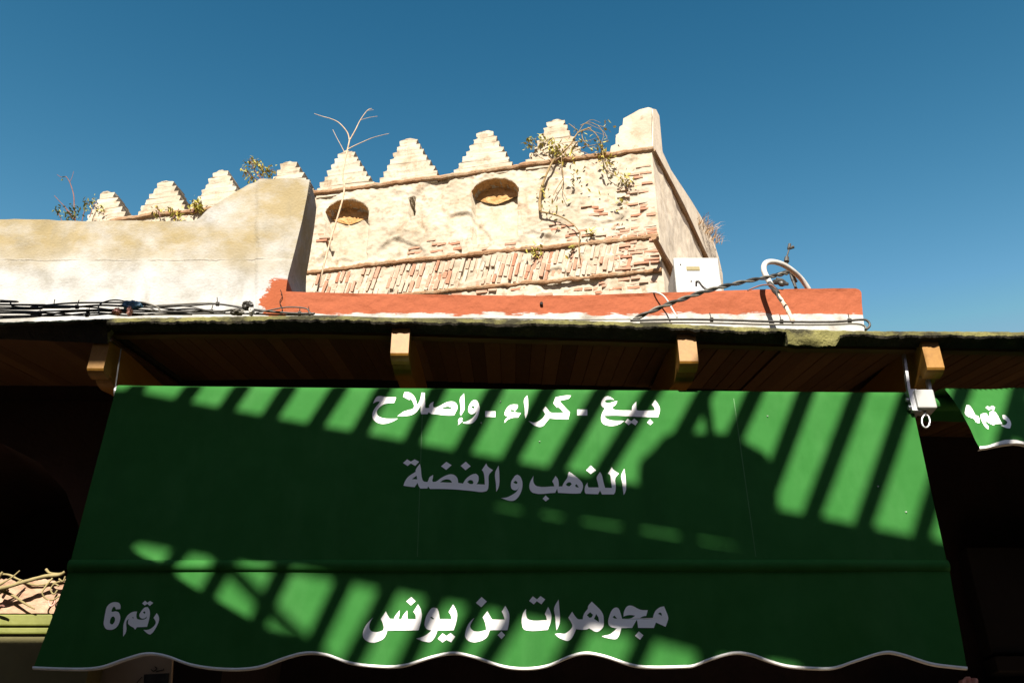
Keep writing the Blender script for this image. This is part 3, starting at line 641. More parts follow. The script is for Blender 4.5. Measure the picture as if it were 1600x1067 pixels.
line3 = [
 (G_,10,[(230,490),(190,560),(172,620),(175,665),(205,705),(270,720),(340,708),(385,690),(395,650),(380,580),(350,515),(430,395),(455,450),(490,510),(555,515),(560,490),(645,378),(640,450),(625,515),(675,515),(690,470),(762,380),(765,515),(895,515),(890,450),(858,400),(930,285),(970,350),(990,440),(980,540),(940,690),(450,695),(430,760),(390,820),(320,860),(230,885),(140,865),(80,810),(72,740),(85,680),(130,600)],[]),
 (G_,10,[(748,240),(828,173),(895,238),(820,303)],[]),
 (G_,10,[(1190,338),(1235,355),(1255,410),(1270,515),(1455,520),(1445,460),(1410,405),(1480,288),(1525,370),(1543,440),(1530,560),(1490,693),(1235,693),(1215,750),(1170,830),(1120,870),(1040,865),(900,815),(960,800),(1040,770),(1110,720),(1140,690),(1070,670),(1035,620),(1035,560),(1060,470),(1110,385),(1150,345)],[[(1120,490),(1145,478),(1185,510),(1165,522)]]),
 (G_,10,[(1240,820),(1315,738),(1375,780),(1440,735),(1515,793),(1450,882),(1375,840),(1315,880)],[]),
 (H_,10,[(262,500),(215,580),(198,630),(210,670),(250,705),(320,718),(400,705),(450,690),(440,620),(415,540),(390,495),(465,395),(500,460),(540,528),(738,528),(715,455),(690,405),(745,310),(785,380),(808,450),(800,600),(780,695),(505,695),(470,790),(420,840),(330,875),(250,885),(160,855),(120,800),(120,740),(145,650),(190,570)],[]),
 (H_,10,[(285,265),(375,172),(457,245),(370,335)],[]),(H_,10,[(625,770),(685,712),(743,772),(685,835)],[]),
 (H_,10,[(1117,235),(1175,162),(1240,210),(1295,158),(1368,210),(1310,288),(1238,238),(1190,288)],[]),
 (H_,10,[(1070,358),(1070,450),(1085,500),(1120,528),(1395,530),(1385,480),(1362,435),(1415,325),(1450,400),(1465,460),(1455,560),(1410,682),(1080,692),(1030,670),(1008,610),(1000,530),(1015,450),(1040,395)],[]),
 (I_,10,[(558,345),(628,210),(640,350),(650,480),(645,580),(625,635),(598,688),(585,600),(575,480)],[]),
 (I_,10,[(570,745),(640,735),(720,740),(775,710),(830,655),(845,620),(820,560),(780,490),(840,400),(890,475),(930,515),(1005,520),(1015,460),(1040,410),(1085,350),(1085,325),(1145,245),(1210,305),(1290,390),(1325,460),(1333,540),(1325,640),(1250,710),(1215,718),(1105,660),(1070,678),(925,675),(905,670),(870,750),(820,830),(770,855),(700,835),(620,795)],[[(1070,455),(1120,410),(1165,450),(1145,490),(1110,498)],[(1180,515),(1215,440),(1250,500),(1258,565)]]),
 (J_,10,[(640,340),(670,365),(695,430),(718,515),(850,510),(890,492),(920,466),(850,458),(790,465),(740,482),(745,420),(770,355),(800,320),(840,308),(890,318),(950,350),(1010,375),(1120,380),(1095,470),(1040,480),(1000,505),(1200,500),(1215,440),(1250,380),(1310,335),(1375,318),(1400,380),(1440,500),(1425,570),(1398,640),(1245,572),(1215,660),(968,660),(950,530),(925,570),(875,660),(705,662),(690,730),(660,800),(625,832),(560,832),(480,815),(400,790),(450,775),(520,760),(580,720),(635,665),(560,650),(515,620),(500,570),(520,470),(560,380),(600,345)],[[(570,490),(600,465),(640,515),(600,510)],[(1280,435),(1310,415),(1330,425),(1342,468)]]),
 (J_,10,[(918,785),(978,715),(1050,775),(998,848)],[])]
K_, S_ = (150,925), 14.545
line6 = [
 (K_,S_,[(555,380),(560,310),(535,250),(470,222),(380,228),(300,270),(240,350),(210,470),(185,600),(170,700),(185,770),(230,830),(300,845),(380,838),(460,790),(520,700),(550,590),(545,520),(510,450),(440,430),(370,440),(350,430),(375,360),(410,320),(440,350),(450,385)],[[(360,550),(400,545),(430,590),(420,660),(380,720),(340,725),(310,690),(320,620)]]),
 (K_,S_,[(610,1000),(615,850),(620,740),(650,640),(710,530),(780,470),(860,438),(935,435),(920,520),(930,590),(960,612),(1100,615),(1150,590),(1155,550),(1110,590),(1050,595),(1005,570),(985,520),(1010,460),(1060,390),(1110,345),(1180,335),(1215,390),(1230,480),(1215,600),(1190,700),(1165,785),(930,790),(890,845),(850,800),(780,760),(725,710),(730,640),(750,600),(700,640),(685,720),(690,830),(670,920)],[[(1070,450),(1105,430),(1130,465),(1100,490)],[(820,570),(850,560),(855,600)]]),
 (K_,S_,[(1050,250),(1120,190),(1170,235),(1230,195),(1305,240),(1225,310),(1170,262),(1110,300)],[]),
 (K_,S_,[(1080,850),(1150,855),(1230,835),(1310,780),(1360,710),(1360,660),(1310,580),(1385,470),(1425,540),(1440,610),(1420,700),(1370,800),(1300,910),(1240,960),(1190,945),(1130,900)],[])]
Q_ = (1490,620)
line4 = [
 (Q_,S_,[(280,200),(350,205),(400,260),(490,430),(555,440),(600,525),(570,535),(598,575),(575,600),(500,580),(460,520),(330,475),(250,410),(245,360),(265,260)],[[(355,350),(345,410),(395,430)]]),
 (Q_,S_,[(615,400),(660,378),(750,370),(800,440),(850,490),(930,510),(1000,505),(985,475),(940,500),(880,490),(830,440),(815,380),(830,330),(890,312),(940,330),(1000,400),(1060,510),(1110,610),(940,600),(925,630),(850,600),(770,560),(720,530),(690,480),(700,530),(760,610),(805,660),(800,715),(740,680),(660,580),(615,480)],[[(875,395),(910,405),(900,420)]]),
 (Q_,S_,[(728,240),(770,200),(825,220),(880,192),(945,225),(920,295),(850,270),(810,298)],[]),
 (Q_,S_,[(1110,410),(1150,405),(1220,460),(1280,550),(1300,640),(1275,730),(1220,725),(1070,640),(1150,645),(1200,620),(1220,580),(1190,540),(1120,480)],[])]
lettering(line1, A_up, parent=awn, label="top line of large white Arabic lettering")
lettering(line2, A_up, parent=awn, label="middle line of white Arabic lettering")
lettering(line3, A_val, parent=awn, label="bottom line of bold white Arabic lettering on the valance")
lettering(line6, A_val, parent=awn, label="small white Arabic word with the number 6")
# roller, gearbox and hanging straps
m = MB(); m.cyl(fab(0,0)+Vector((-.01,.036,0)), fab(1,0)+Vector((.02,.036,0)), .030, 18); m.build("roller", M_metal, awn, smooth=False)
g = MB(); 
lo = P(1431,642,3.50); hi = P(1454,613,3.50)
g.box((lo.x, 3.47, lo.z), (hi.x, 3.55, hi.z)); gear = g.build("gearbox", M_white, awn, bevel=.006)
m = MB(); l2 = P(1424,644,3.5); h2 = P(1431,610,3.5); m.box((l2.x, 3.485, l2.z), (h2.x-.001, 3.60, h2.z)); m.cyl((l2.x-.01,3.50,l2.z+.02),(l2.x+.02,3.50,l2.z+.02),.012,10); m.cyl((l2.x-.012,3.50,l2.z+.055),(l2.x+.02,3.50,l2.z+.055),.009,10); m.build("bracket_plate", M_metal, gear, bevel=.002)
m = MB(); e0 = P(1445,642,3.50); e1 = P(1446,650,3.50)
m.tube([e0, e1], .006, 8)
ring = [P(1446.5+6.2*math.cos(a_), 658+10*math.sin(a_), 3.50) for a_ in np.linspace(-math.pi/2, 1.5*math.pi, 25)]
m.tube(ring, .0042, 8, cap=False); m.build("crank_eye", M_metal, gear, smooth=True)
for xa, ya, xb, yb, w in ((1418,572,1423,628,2.2),(1450,575,1455,616,2.6)):
    m = MB(); p0, p1 = P(xa, ya, 3.50), P(xb, yb, 3.50); wv = w*.0026
    m.prism([p0+Vector((-wv,0,.06)), p0+Vector((wv,0,.06)), p1+Vector((wv,0,0)), p1+Vector((-wv,0,0))], [p0+Vector((-wv,.02,.06)), p0+Vector((wv,.02,.06)), p1+Vector((wv,.02,0)), p1+Vector((-wv,.02,0))])
    m.build("hanger_strap", M_metal, awn)
m = MB(); m.tube([P(189,545,3.52), P(186,565,3.52), P(180,607,3.56)], .003, 6); m.cyl(P(179,609,3.55), P(182,609,3.55), .008, 8); m.build("hanger_strap", M_metal, awn)

# ------------------------------------------------------------------ second awning on the right
aw2 = thing("shop_awning", "small end of a second green awning with the number 4 at the far right", "awning", group="green awnings along the shop front")
p0, p1, p2 = P(1475,607,3.44), P(1800,610,3.44), P(1532,700,3.34)
N2 = (p1-p0).cross(p2-p0).normalized(); N2 = N2 if N2.y < 0 else -N2
def A2(px, py, h=0):
    p = onplane(px, py, p0, N2); return p+N2*(h+.005*nz(px*.03, py*.03, 6)+.004*math.sin(px*.06))
LE = [(607,1475),(618,1484),(630,1492),(650,1504),(668,1514),(685,1523),(700,1532)]
BE = [(1532,698),(1545,696.5),(1560,692),(1575,689),(1590,690),(1610,695),(1650,697),(1690,689),(1730,690),(1760,696),(1800,694),(1850,689),(1900,690),(1950,697),(2000,694),(2050,689),(2100,691),(2150,697),(2200,694)]
def a2f(u, v, x1=2200):
    x0 = 1475+u*(x1-1475); bt = interp(BE, 1532+u*(x1-1532)); py = 607+(bt-607)*v
    lxx = float(np.interp(py, [q[0] for q in LE], [q[1] for q in LE])); return lxx+u*(x1-lxx), py
m = MB(); m.grid(lambda u, v: A2(*a2f(u, v)), 180, 24)
tp = [A2(*a2f(i/90, 0)) for i in range(91)]; rows = []
for k in range(10):
    w = k/9; rows += [p+Vector((-.045*w*(1-i/90)*1.0, .15*w, .02*math.sin(w*math.pi)-.075*w*w)) for i, p in enumerate(tp)]
m.add(rows, [(j*91+i, j*91+i+1, (j+1)*91+i+1, (j+1)*91+i) for j in range(9) for i in range(90)])
m.build("canopy_cloth", M_green, aw2, smooth=True)
m = MB()
def t2(u, v):
    x, y = a2f(u, 1); return A2(x, y-1+7*v*(.55+.45*math.cos(x*.05)**2), .003)
m.grid(t2, 90, 3); m.grid(lambda u, v: t2(u, 1)+Vector((0, .02*v, 0)), 90, 1); m.build("trim", M_trim, aw2, smooth=True)
lettering(line4, A2, parent=aw2, label="small white Arabic word with the number 4")
m = MB(); m.cyl(P(1456,631,3.53), P(2200,631,3.53), .028, 20); m.build("roller", M_green, aw2, smooth=False)

# ------------------------------------------------------------------ left ledge with dry stalks
t = thing("stall_counter", "sunlit peach ledge with lime green moulding over an olive front, left of the awning", "counter")
def lb(name, y0, y1, Y, mt, dep=.25, x0=-260, x1=150, bev=.006):
    m = MB(); a, c = P(x0, y1, Y), P(x1, y0, Y); m.box((a.x, Y, a.z), (c.x, Y+dep, c.z)); return m.build(name, mt, t, bevel=bev)
m = MB()
def lf(u, v):
    x = -260+u*410; y = 958-v*(52+4*nz(x*.05)+3*nz(x*.21)); p = P(x, y, 4.0); p.y += .012*nz(p.x*8, p.z*8)+.006*nz(p.x*30, p.z*30); return p
m.grid(lf, 120, 16); m.grid(lambda u, v: lf(u, 1)+Vector((0, .25*v, .01*v)), 120, 2); m.build("ledge", M_peach, t)
lb("moulding", 959, 977, 3.985, M_lime); lb("moulding", 979.5, 990, 3.995, M_lime)
a = P(-260, 990.5, 4.01); c = P(150, 990.5, 4.01); m = MB(); m.box((a.x, 4.01, .0), (c.x, 4.22, a.z)); m.build("front_panel", M_olive, t)
t = thing("dry_vine", "tangle of dry straw coloured vine stalks lying on the sunlit peach ledge", "dried plant")
def stalk(pts, r0, r1, Y0=3.93, mt=M_stalk):
    m = MB(); q = smooth_path([P(x, y, Y0+dy) for x, y, dy in pts], 8); n_ = len(q)
    m.tube(q, [r0+(r1-r0)*i/(n_-1) for i in range(n_)], 8, wob=.25); m.build("stalk", mt, t, smooth=True)
stalk([(-60,925,0),(0,919,0),(40,908,0),(70,900,.0),(92,898,0),(101,893,0)], .010, .006)
stalk([(72,889,0),(78,895,0),(90,896,0),(100,894,0)], .006, .003)
stalk([(-30,930,.01),(0,913,0),(18,902,0),(31,891,0)], .006, .0025)
stalk([(0,922,.03),(20,930,.03),(38,942,.03),(54,951,.03)], .007, .003)
stalk([(-10,934,.02),(4,924,.02),(20,914,.02),(34,905,.03)], .004, .003)
stalk([(82,903,0),(72,915,-.01),(66,926,-.01),(72,935,0),(82,937,0),(92,931,0)], .0038, .003)
stalk([(92,915,0),(85,912,0),(79,920,0),(84,928,0),(90,921,0)], .0035, .003)
stalk([(76,938,0),(78,946,0),(84,944,0),(86,938,0)], .004, .004, mt=M_pink)
stalk([(-5,950,.02),(3,946,0),(7,948,0)], .006, .004, mt=M_twigr)
stalk([(-5,905,0),(2,896,0),(4,893,0)], .007, .004)
stalk([(92,904,.0),(98,908,0),(102,900,0)], .004, .003)
stalk([(-60,908,.05),(-20,900,.05),(10,897,.06),(32,906,.06),(60,914,.06),(110,905,.06)], .005, .004)

# paper notice under the left end of the awning, small pink object of unknown kind under the right end
t = thing("wall_notice", "beige notice with a dark picture just below the left end of the awning", "notice")
m = MB(); q = [P(103,1030,4.15), P(270,1015,4.15), P(262,1150,4.15), P(96,1150,4.15)]; m.prism(q, [p+Vector((0,.02,0)) for p in q]); m.build("paper", M_paper, t)
m = MB(); q = [P(225,1053,4.146), P(264,1051,4.146), P(258,1120,4.146), P(222,1120,4.146)]; m.prism(q, [p+Vector((0,.003,0)) for p in q]); m.build("picture", M_ink, t)
m = MB()
for pts in ([(236,1045),(240,1048),(245,1044),(242,1041)], [(244,1049),(250,1047),(256,1046)], [(214,1066),(219,1060),(222,1057)], [(255,1045),(256.5,1044)]):
    m.tube(smooth_path([P(x, y, 4.147) for x, y in pts], 4), .0016, 5)
m.build("handwriting", M_ink, t)
m = MB()
m.grid(lambda u, v: P(1499+u*30, 1063+v*40-6*math.sin(u*3.1)+2*nz(u*5, v*5), 3.9)+Vector((0, .03*nz(u*4, v*3, 7), 0)), 20, 16)
o = m.build("pink_object", M_pink, None, smooth=True, solid=.004); tag(o, "small pale pink object just showing below the right corner of the large awning", "cloth")

# ------------------------------------------------------------------ cables on the eave
def cable(pts, r, mt, label, group=None, Y=3.43, ties=(), name="cable", tiemat=None):
    q = smooth_path([P(p[0], p[1], Y+(p[2] if len(p) > 2 else 0)) for p in pts], 8)
    r *= .84; m = MB(); m.tube(q, r, 8); o = m.build(name, mt, None, smooth=True); tag(o, label, "cable", group)
    for px in ties:
        j = min(range(len(q)), key=lambda i: abs(q[i].x-X_OF(px, Y))); p = q[j]; d = (q[min(j+1, len(q)-1)]-q[j-1]).normalized()
        k = MB(); k.tube([p-d*.006, p+d*.006], r*2.2, 8); k.tube([p, p+Vector((random.uniform(-.01,.01), -.006, .03))], .002, 5); k.build("cable_tie", tiemat or M_cable, o)
    return o
GL = "cables bundled along the left of the eave"; LB = "one of the black cables bundled along the left eave below the white parapet"
cable([(-700,470),(0,476),(60,477),(108,480),(160,477),(230,480),(300,477),(340,475),(400,484),(450,489),(492,490)], .0052, M_cable, LB, GL, 3.425, (107,330,462))
cable([(-700,478),(0,483),(50,479),(106,474),(150,473),(215,474),(260,482),(320,488),(380,484),(440,489)], .0046, M_cable, LB, GL, 3.44)
cable([(-700,485),(0,489),(60,487),(120,485),(175,484),(215,484),(270,487),(320,486),(352,488)], .0046, M_cable, LB, GL, 3.42, (325,))
cable([(-700,492),(0,494),(40,489),(90,490),(130,493),(180,489),(230,479),(290,475),(330,474),(370,479),(420,487),(490,492)], .0040, M_cable2, LB.replace("black", "grey"), GL, 3.43, (55,130))
cable([(-700,466),(-30,472),(0,469.5),(15,472),(22,479),(60,481),(110,481)], .0040, M_cable, LB, GL, 3.43)
cable([(0,497),(60,494),(110,487),(170,486),(216,491),(260,491),(300,491)], .0052, M_cable2, LB.replace("black", "grey"), GL, 3.43)
cable([(-700,474),(0,480),(40,483),(90,478),(140,480),(190,486),(240,487),(290,483),(340,486),(372,484)], .0042, M_cable, LB, GL, 3.45, (70,))
cable([(-700,488),(0,486),(50,493),(100,493),(150,489),(200,493),(260,489),(310,490),(380,490),(440,492),(488,491)], .0044, M_cable, LB, GL, 3.44, (128,))
cable([(246,480),(270,477),(300,480),(335,487),(360,484),(384,480)], .0034, M_cable, LB, GL, 3.41)
cable([(158,492),(153,484),(157,475),(170,470),(184,469),(200,472),(222,476),(245,486)], .0036, M_cable, "thin black cable looping up over the bundle beside the blue rag", None, 3.40)
cable([(400,489),(425,484),(450,480),(478,482),(484,490)], .0036, M_cable, "thin black cable arching over the red foot of the parapet", None, 3.41, (483,))
cable([(186,478),(207,473),(226,473),(246,480),(250,487)], .0040, M_cable2, "short grey cable curling right of the blue rag", None, 3.39)
cable([(460,494),(520,493.5),(620,497),(760,497.5),(900,499.5),(985,499)], .0028, M_cable2, "thin grey wire lying along the middle of the mossy eave", None, 3.43)
cable([(985,501),(1060,499),(1130,500),(1210,502.5),(1300,503),(1345,499.5),(1356,502),(1359,509),(1352,516)], .0060, M_cable, "black cable along the right of the eave ending in a bend past the parapet", None, 3.43, (1113,1221,1330))
cable([(1000,504),(1100,504.5),(1200,507),(1280,507.5),(1335,506),(1350,509),(1353,514)], .0050, M_cable2, "grey cable running below the black one along the right eave", None, 3.41)
m_tw = [(990,499,.02),(1030,481,.02),(1070,466,.10),(1110,453,.20),(1150,443,.35),(1190,435,.5),(1215,430,.6),(1232,426,.65)]
for k, (r, mt, lab) in enumerate(((.0062, M_cable, "thick black cable rising from the eave to the hooked white pipe"), (.0056, M_cable2, "grey cable twisted round the thick black one rising to the white pipe"))):
    q = smooth_path([P(x, y, 3.46+d) for x, y, d in m_tw], 14); n_ = len(q)
    q = [p+Vector((0, math.cos(i*.42+k*math.pi)*.006, math.sin(i*.42+k*math.pi)*.006)) for i, p in enumerate(q)]
    m = MB(); m.tube(q, r, 8); tag(m.build("cable", mt, None, smooth=True), lab, "cable")
cable([(1168,454,0),(1180,449,0),(1192,445.5,0),(1205,446,0),(1212,452,0)], .005, M_twigr, "short brown cable drooping from the foot of the hooked pipe", None, 4.2)
cable([(1012,458,.12),(1024,457,.02),(1035,461,-.02),(1043,470,-.03),(1050,482,-.04),(1058,496,-.05)], .0055, M_pvc, "pale thin conduit bent over the red parapet behind the black cables", None, 4.46)
for (x, y), mt, nm, lab, sc in (((206,477), M_blue, "rag", "crumpled blue rag tied on the cable bundle", (15, 8)), ((203,486), M_pink, "cable_connector", "pink connector hanging under the blue rag", (4, 8)), ((183,487), M_pink, "cable_connector", "small pink and white connector left of the blue rag", (7, 5)), ((387,477), M_cable, "cable_clamp", "knotted black clamp on the cables near the red paint", (9, 6)), ((393,487), M_pvc, "cable_clamp", "white clip below the knotted black clamp", (4, 7)), ((370,488), M_cable2, "cable_clamp", "grey joint sleeve on the cables left of the knotted clamp", (11, 4))):
    m = MB(); c = P(x, y, 3.395)
    def blob(u, v):
        a_, b_ = u*2*math.pi, (v-.5)*math.pi; k = 1+.45*nz(math.cos(a_)*2+x, math.sin(a_)*2, b_*1.5)+.25*nz(a_*3, b_*3, x)
        return c+Vector((math.cos(a_)*math.cos(b_)*sc[0]*.0026*k, math.sin(a_)*math.cos(b_)*.018*k, math.sin(b_)*sc[1]*.0026*k))
    m.grid(blob, 24, 14); tag(m.build(nm, mt, None, smooth=False), lab, nm.replace("_", " "))

# ------------------------------------------------------------------ roof fittings
t = thing("meter_box", "square white box with an ochre plate behind the red parapet", "utility box")
m = MB(); c0 = P(1061, 470, 5.0); c1 = P(1119, 404.5, 5.0)
m.box((c0.x, 5.0, c0.z), (c1.x, 5.32, c1.z)); m.build("box_body", M_white, t, bevel=.010)
m = MB(); a, c = P(1058, 470, 4.985), P(1121.5, 404, 4.985); m.box((a.x, 4.975, a.z), (c.x, 4.998, c.z)); m.build("lid", M_white, t, bevel=.006)
m = MB(); a, c = P(1073, 422, 4.97), P(1093, 416.5, 4.97); m.box((a.x, 4.970, a.z), (c.x, 4.9748, c.z)); m.build("label_plate", M_ochre, t)
m = MB(); m.tube(smooth_path([P(1088,440,4.972), P(1092,439.5,4.967), P(1097,446,4.967), P(1103,451,4.967), P(1110,454,4.967)], 6), .0036, 6); m.cyl(P(1088,440,4.974), P(1088,440,4.95), .006, 8); m.build("lead", M_cable, t)
for sx, sy in ((1063.5,413),(1080,439)):
    m = MB(); m.cyl(P(sx,sy,4.976), P(sx,sy,4.968), .004, 8); m.build("screw", M_cable, t)

t = thing("conduit_pipe", "white hooked pipe with a flaking lower end standing at the right of the red parapet", "pipe")
hook = smooth_path([P(1264,453,4.62), P(1252,436,4.58), P(1238,423,4.52), P(1224,414,4.47), P(1210,409.5,4.43), P(1199,410,4.40), P(1194,415,4.39), P(1194,424,4.38), P(1199,435,4.37), P(1205,446,4.36)], 8)
m = MB(); m.tube(hook, .0155, 14); m.build("hook", M_pvc, t, smooth=True)
m = MB(); m.tube(smooth_path([P(1204,444,4.36), P(1211,454,4.34), P(1220,468,4.30), P(1228,480,4.26), P(1234,491,4.22), P(1239,503,4.18)], 8), [.0105]*41, 10, wob=.3); m.build("shaft", M_oldpipe, t, smooth=True)
m = MB(); m.tube(smooth_path([P(1202,442,4.358), P(1208,450,4.34), P(1215,459,4.315)], 6), .0135, 10, wob=.5)
m.tube(smooth_path([P(1213,456,4.31), P(1216,465,4.29), P(1222,470,4.28)], 6), .006, 8); m.build("tape", M_cable, t)
t = thing("aerial_rod", "thin black crooked rod with a tied tip rising behind the hooked white pipe", "rod")
m = MB(); m.tube(smooth_path([P(1245,455,4.7), P(1240,440,4.7), P(1234,424,4.7), P(1229,412,4.7)], 6), .011, 8, wob=.4); m.build("lower_rod", M_cable, t)
m = MB(); m.tube(smooth_path([P(1229,412,4.7), P(1229,404,4.7), P(1231,396,4.7), P(1234,386,4.7)], 6), .0045, 8); m.tube([P(1229,409,4.7), P(1229.5,402,4.7)], .013, 8, wob=.5); m.tube([P(1231,389,4.7), P(1240,386,4.7)], .008, 8, wob=.5); m.tube([P(1233,388,4.7), P(1234,381.5,4.7)], .009, 8, wob=.5); m.build("tip", M_cable, t)
t = thing("cable_knot", "lumpy black cable knot hanging behind the foot of the hooked pipe", "cable")
m = MB(); m.tube(smooth_path([P(1212,436,4.5), P(1222,440,4.5), P(1230,444,4.5), P(1218,443,4.48), P(1209,440,4.46)], 6), .012, 8, wob=.7); m.build("knot", M_cable, t)
m = MB(); m.tube(smooth_path([P(1206,432,4.5), P(1217,428,4.52), P(1232,424,4.56), P(1238,428,4.6), P(1244,440,4.66)], 6), .009, 8, wob=.3); m.build("tail", M_cable, t)

# ------------------------------------------------------------------ plants
def plant(name, label, cat, stems, Y, mt, leaves=(), lmat=None, ls=.03, fn=None, group=None):
    t = thing(name, label, cat, group=group); at = fn or (lambda x, y: P(x, y, Y))
    for pts, r0, r1 in stems:
        q = smooth_path([at(x, y) for x, y in pts], 6); n_ = len(q)
        m = MB(); m.tube(q, [r0+(r1-r0)*i/(n_-1) for i in range(n_)], 6); m.build("stem", mt, t, smooth=True)
    if leaves:
        m = MB()
        for x, y, sx, sy, n_ in leaves:
            for _ in range(n_):
                c = at(x+random.gauss(0, sx), y+random.gauss(0, sy))+Vector((0, random.uniform(-.05, .05)*ls*30, 0)); m.cur = random.random()
                d = Vector((random.uniform(-1,1), random.uniform(-1,1), random.uniform(-.7,.9))).normalized(); w = d.orthogonal().normalized(); k = ls*random.uniform(.6, 1.3)
                nn = d.cross(w)*k*.12
                m.add([c-d*k, c-w*k*.42+nn, c+d*k, c+w*k*.42+nn], [(0,1,2),(0,2,3)])
        m.build("foliage", lmat or M_leaf, t)
    return t
plant("bare_sapling", "tall pale leafless sapling growing behind the red parapet against the tower", "plant", [
 ([(496,455),(507,411),(520,363),(527,341),(536,309),(538,290),(535.5,274),(539,251.5),(543,234),(546,220)], .0070, .0050),
 ([(546,220),(542.5,207),(530,192.6),(517,186),(503,182),(491,178)], .0045, .0018), ([(546,220),(555,204),(563,188),(574,173),(581,170)], .0045, .0018),
 ([(543,234),(552,229),(565,223),(584,215),(608,209)], .0040, .0016), ([(539,240),(533,228),(527,217),(520,203)], .0026, .0014), ([(563,188),(577,184),(590,182)], .0020, .0012), ([(574,173),(584,172)], .0018, .0012)], 4.95, M_twig)
plant("roof_weed", "spindly reddish weed with few leaves on the far left of the plaster parapet", "plant", [
 ([(118,348),(116,325),(115,305),(109,285),(103,276)], .0048, .0022), ([(118,346),(107,330),(96,318),(85,306)], .0036, .0018), ([(103,276),(96,277),(89,273)], .0024, .0012), ([(109,285),(113,276),(115,268)], .0018, .001), ([(128,346),(133,325),(137,312)], .0026, .0015), ([(97,346),(92,335),(87,326)], .0028, .0015), ([(118,345),(110,338),(100,322)], .0022, .0015)], 4.8, M_twigr,
 [(91,330,3,4,26),(108,333,6,5,46),(118,327,3,4,20),(134,320,3,7,26),(112,340,6,3,30),(99,278,4,2,5)], M_leafd, .013)
plant("roof_bush", "small green bush beside the pale coping where the plaster parapet rises", "plant", [
 ([(412,284),(402,272),(394,258),(391,247)], .0040, .0018), ([(412,284),(410,270),(408,258)], .003, .0015), ([(408,284),(396,277),(384,268),(380,263)], .003, .0015), ([(404,275),(418,268),(428,264)], .003, .0015), ([(389,288),(391,278)], .0024,.0014)], 4.85, M_twigr,
 [(393,250,4,4,26),(402,259,6,4,46),(411,266,6,4,46),(421,268,6,4,36),(384,267,3,4,26),(393,278,5,4,30),(416,276,6,3,30)], M_leaf, .014)
aw = lambda x, y: (lambda q: FW(q[0], q[1], .12))(W(x, y))
plant("merlon_weed", "yellow green weed on the tower cordon between the second and third merlon", "plant", [([(305,338),(309,328),(312,320)], .02, .01)], 0, M_twigr, [(310,327,5,5,90),(318,333,3,3,30)], M_leaf, .05, aw)
plant("merlon_weed", "straggling low weed at the foot of the second merlon from the left", "plant", [([(255,345),(252,335),(247,327)], .012, .008), ([(275,347),(280,338),(284,332)], .012, .008)], 0, M_twigr, [(250,332,7,5,26),(276,338,6,4,36),(284,346,5,4,20)], M_leaf, .045, aw)
plant("merlon_weed", "thin yellow weed over the leftmost merlon face", "plant", [([(145,345),(150,330),(157,318)], .01, .006)], 0, M_twigr, [(152,325,8,7,26),(165,335,6,6,14)], M_leaf, .04, aw)
plant("wall_vine", "woody vine with sparse yellow leaves climbing the tower right of the second niche", "plant", [
 ([(846,337),(845,320),(848,300),(855,280),(866,258),(880,245),(893,232),(905,214),(925,206)], .030, .012), ([(846,337),(862,340),(880,346),(897,357),(908,370)], .020, .008), ([(880,245),(879,262),(882,285),(880,302),(887,318)], .009, .005), ([(893,232),(902,240),(915,236),(935,232),(952,226)], .010, .005),
 ([(905,214),(915,200),(930,205),(944,212),(950,224)], .007, .004), ([(905,214),(898,206),(890,200)], .010, .006), ([(866,258),(852,245),(840,236),(832,228)], .008, .004), ([(920,206),(932,216),(940,230)], .010, .006), ([(910,210),(912,224),(922,236)], .010, .006), ([(908,203),(922,198),(936,203),(948,206)], .008, .005), ([(882,285),(872,300),(866,312)], .010, .006), ([(908,370),(906,390),(909,412)], .012, .008), ([(940,235),(945,255),(952,275)], .012, .007), ([(952,275),(970,285),(985,288)], .007, .004), ([(905,214),(918,210),(934,214),(951,220)], .007, .003), ([(893,232),(908,228),(922,226),(938,220)], .007, .003), ([(915,200),(926,194),(940,199)], .006, .003), ([(880,245),(868,232),(860,220)], .007, .003), ([(936,203),(944,216),(940,232)], .006, .003), ([(902,240),(918,246),(930,252)], .006, .003)], 0, M_twigv,
 [(868,237,6,4,60),(880,248,9,5,34),(912,222,16,9,24),(940,238,8,6,44),(950,262,8,10,40),(980,285,8,5,40),(833,230,5,5,36),(848,223,5,6,26),(927,226,14,6,14),(855,300,9,12,16),(905,272,14,16,26),(966,322,8,10,14),(925,368,6,2,20),(840,398,6,5,26),(870,330,14,14,20),(895,392,6,8,12),(945,206,6,6,8)], M_leaf, .055, aw)
t = thing("grass_tuft", "dry brown grass tuft on the far end of the tower side wall", "grass tuft")
m = MB()
for _ in range(150):
    u = random.random(); c = SW(1088+u*26, 352+u*34, random.uniform(-.1,.25)); m.cur = random.random()
    d = Vector((random.uniform(-.1,.9), random.uniform(-.6,.1), random.uniform(-.1,.9))).normalized(); l_ = random.uniform(.15,.42); w = d.orthogonal().normalized()*.010
    mid = c+d*l_*.6+Vector((0,0,.03)); m.add([c-w, c+w, mid+w*.7, mid-w*.7, c+d*l_-Vector((0,0,.04))], [(0,1,2,3),(3,2,4)])
m.build("blades", M_grass, t)

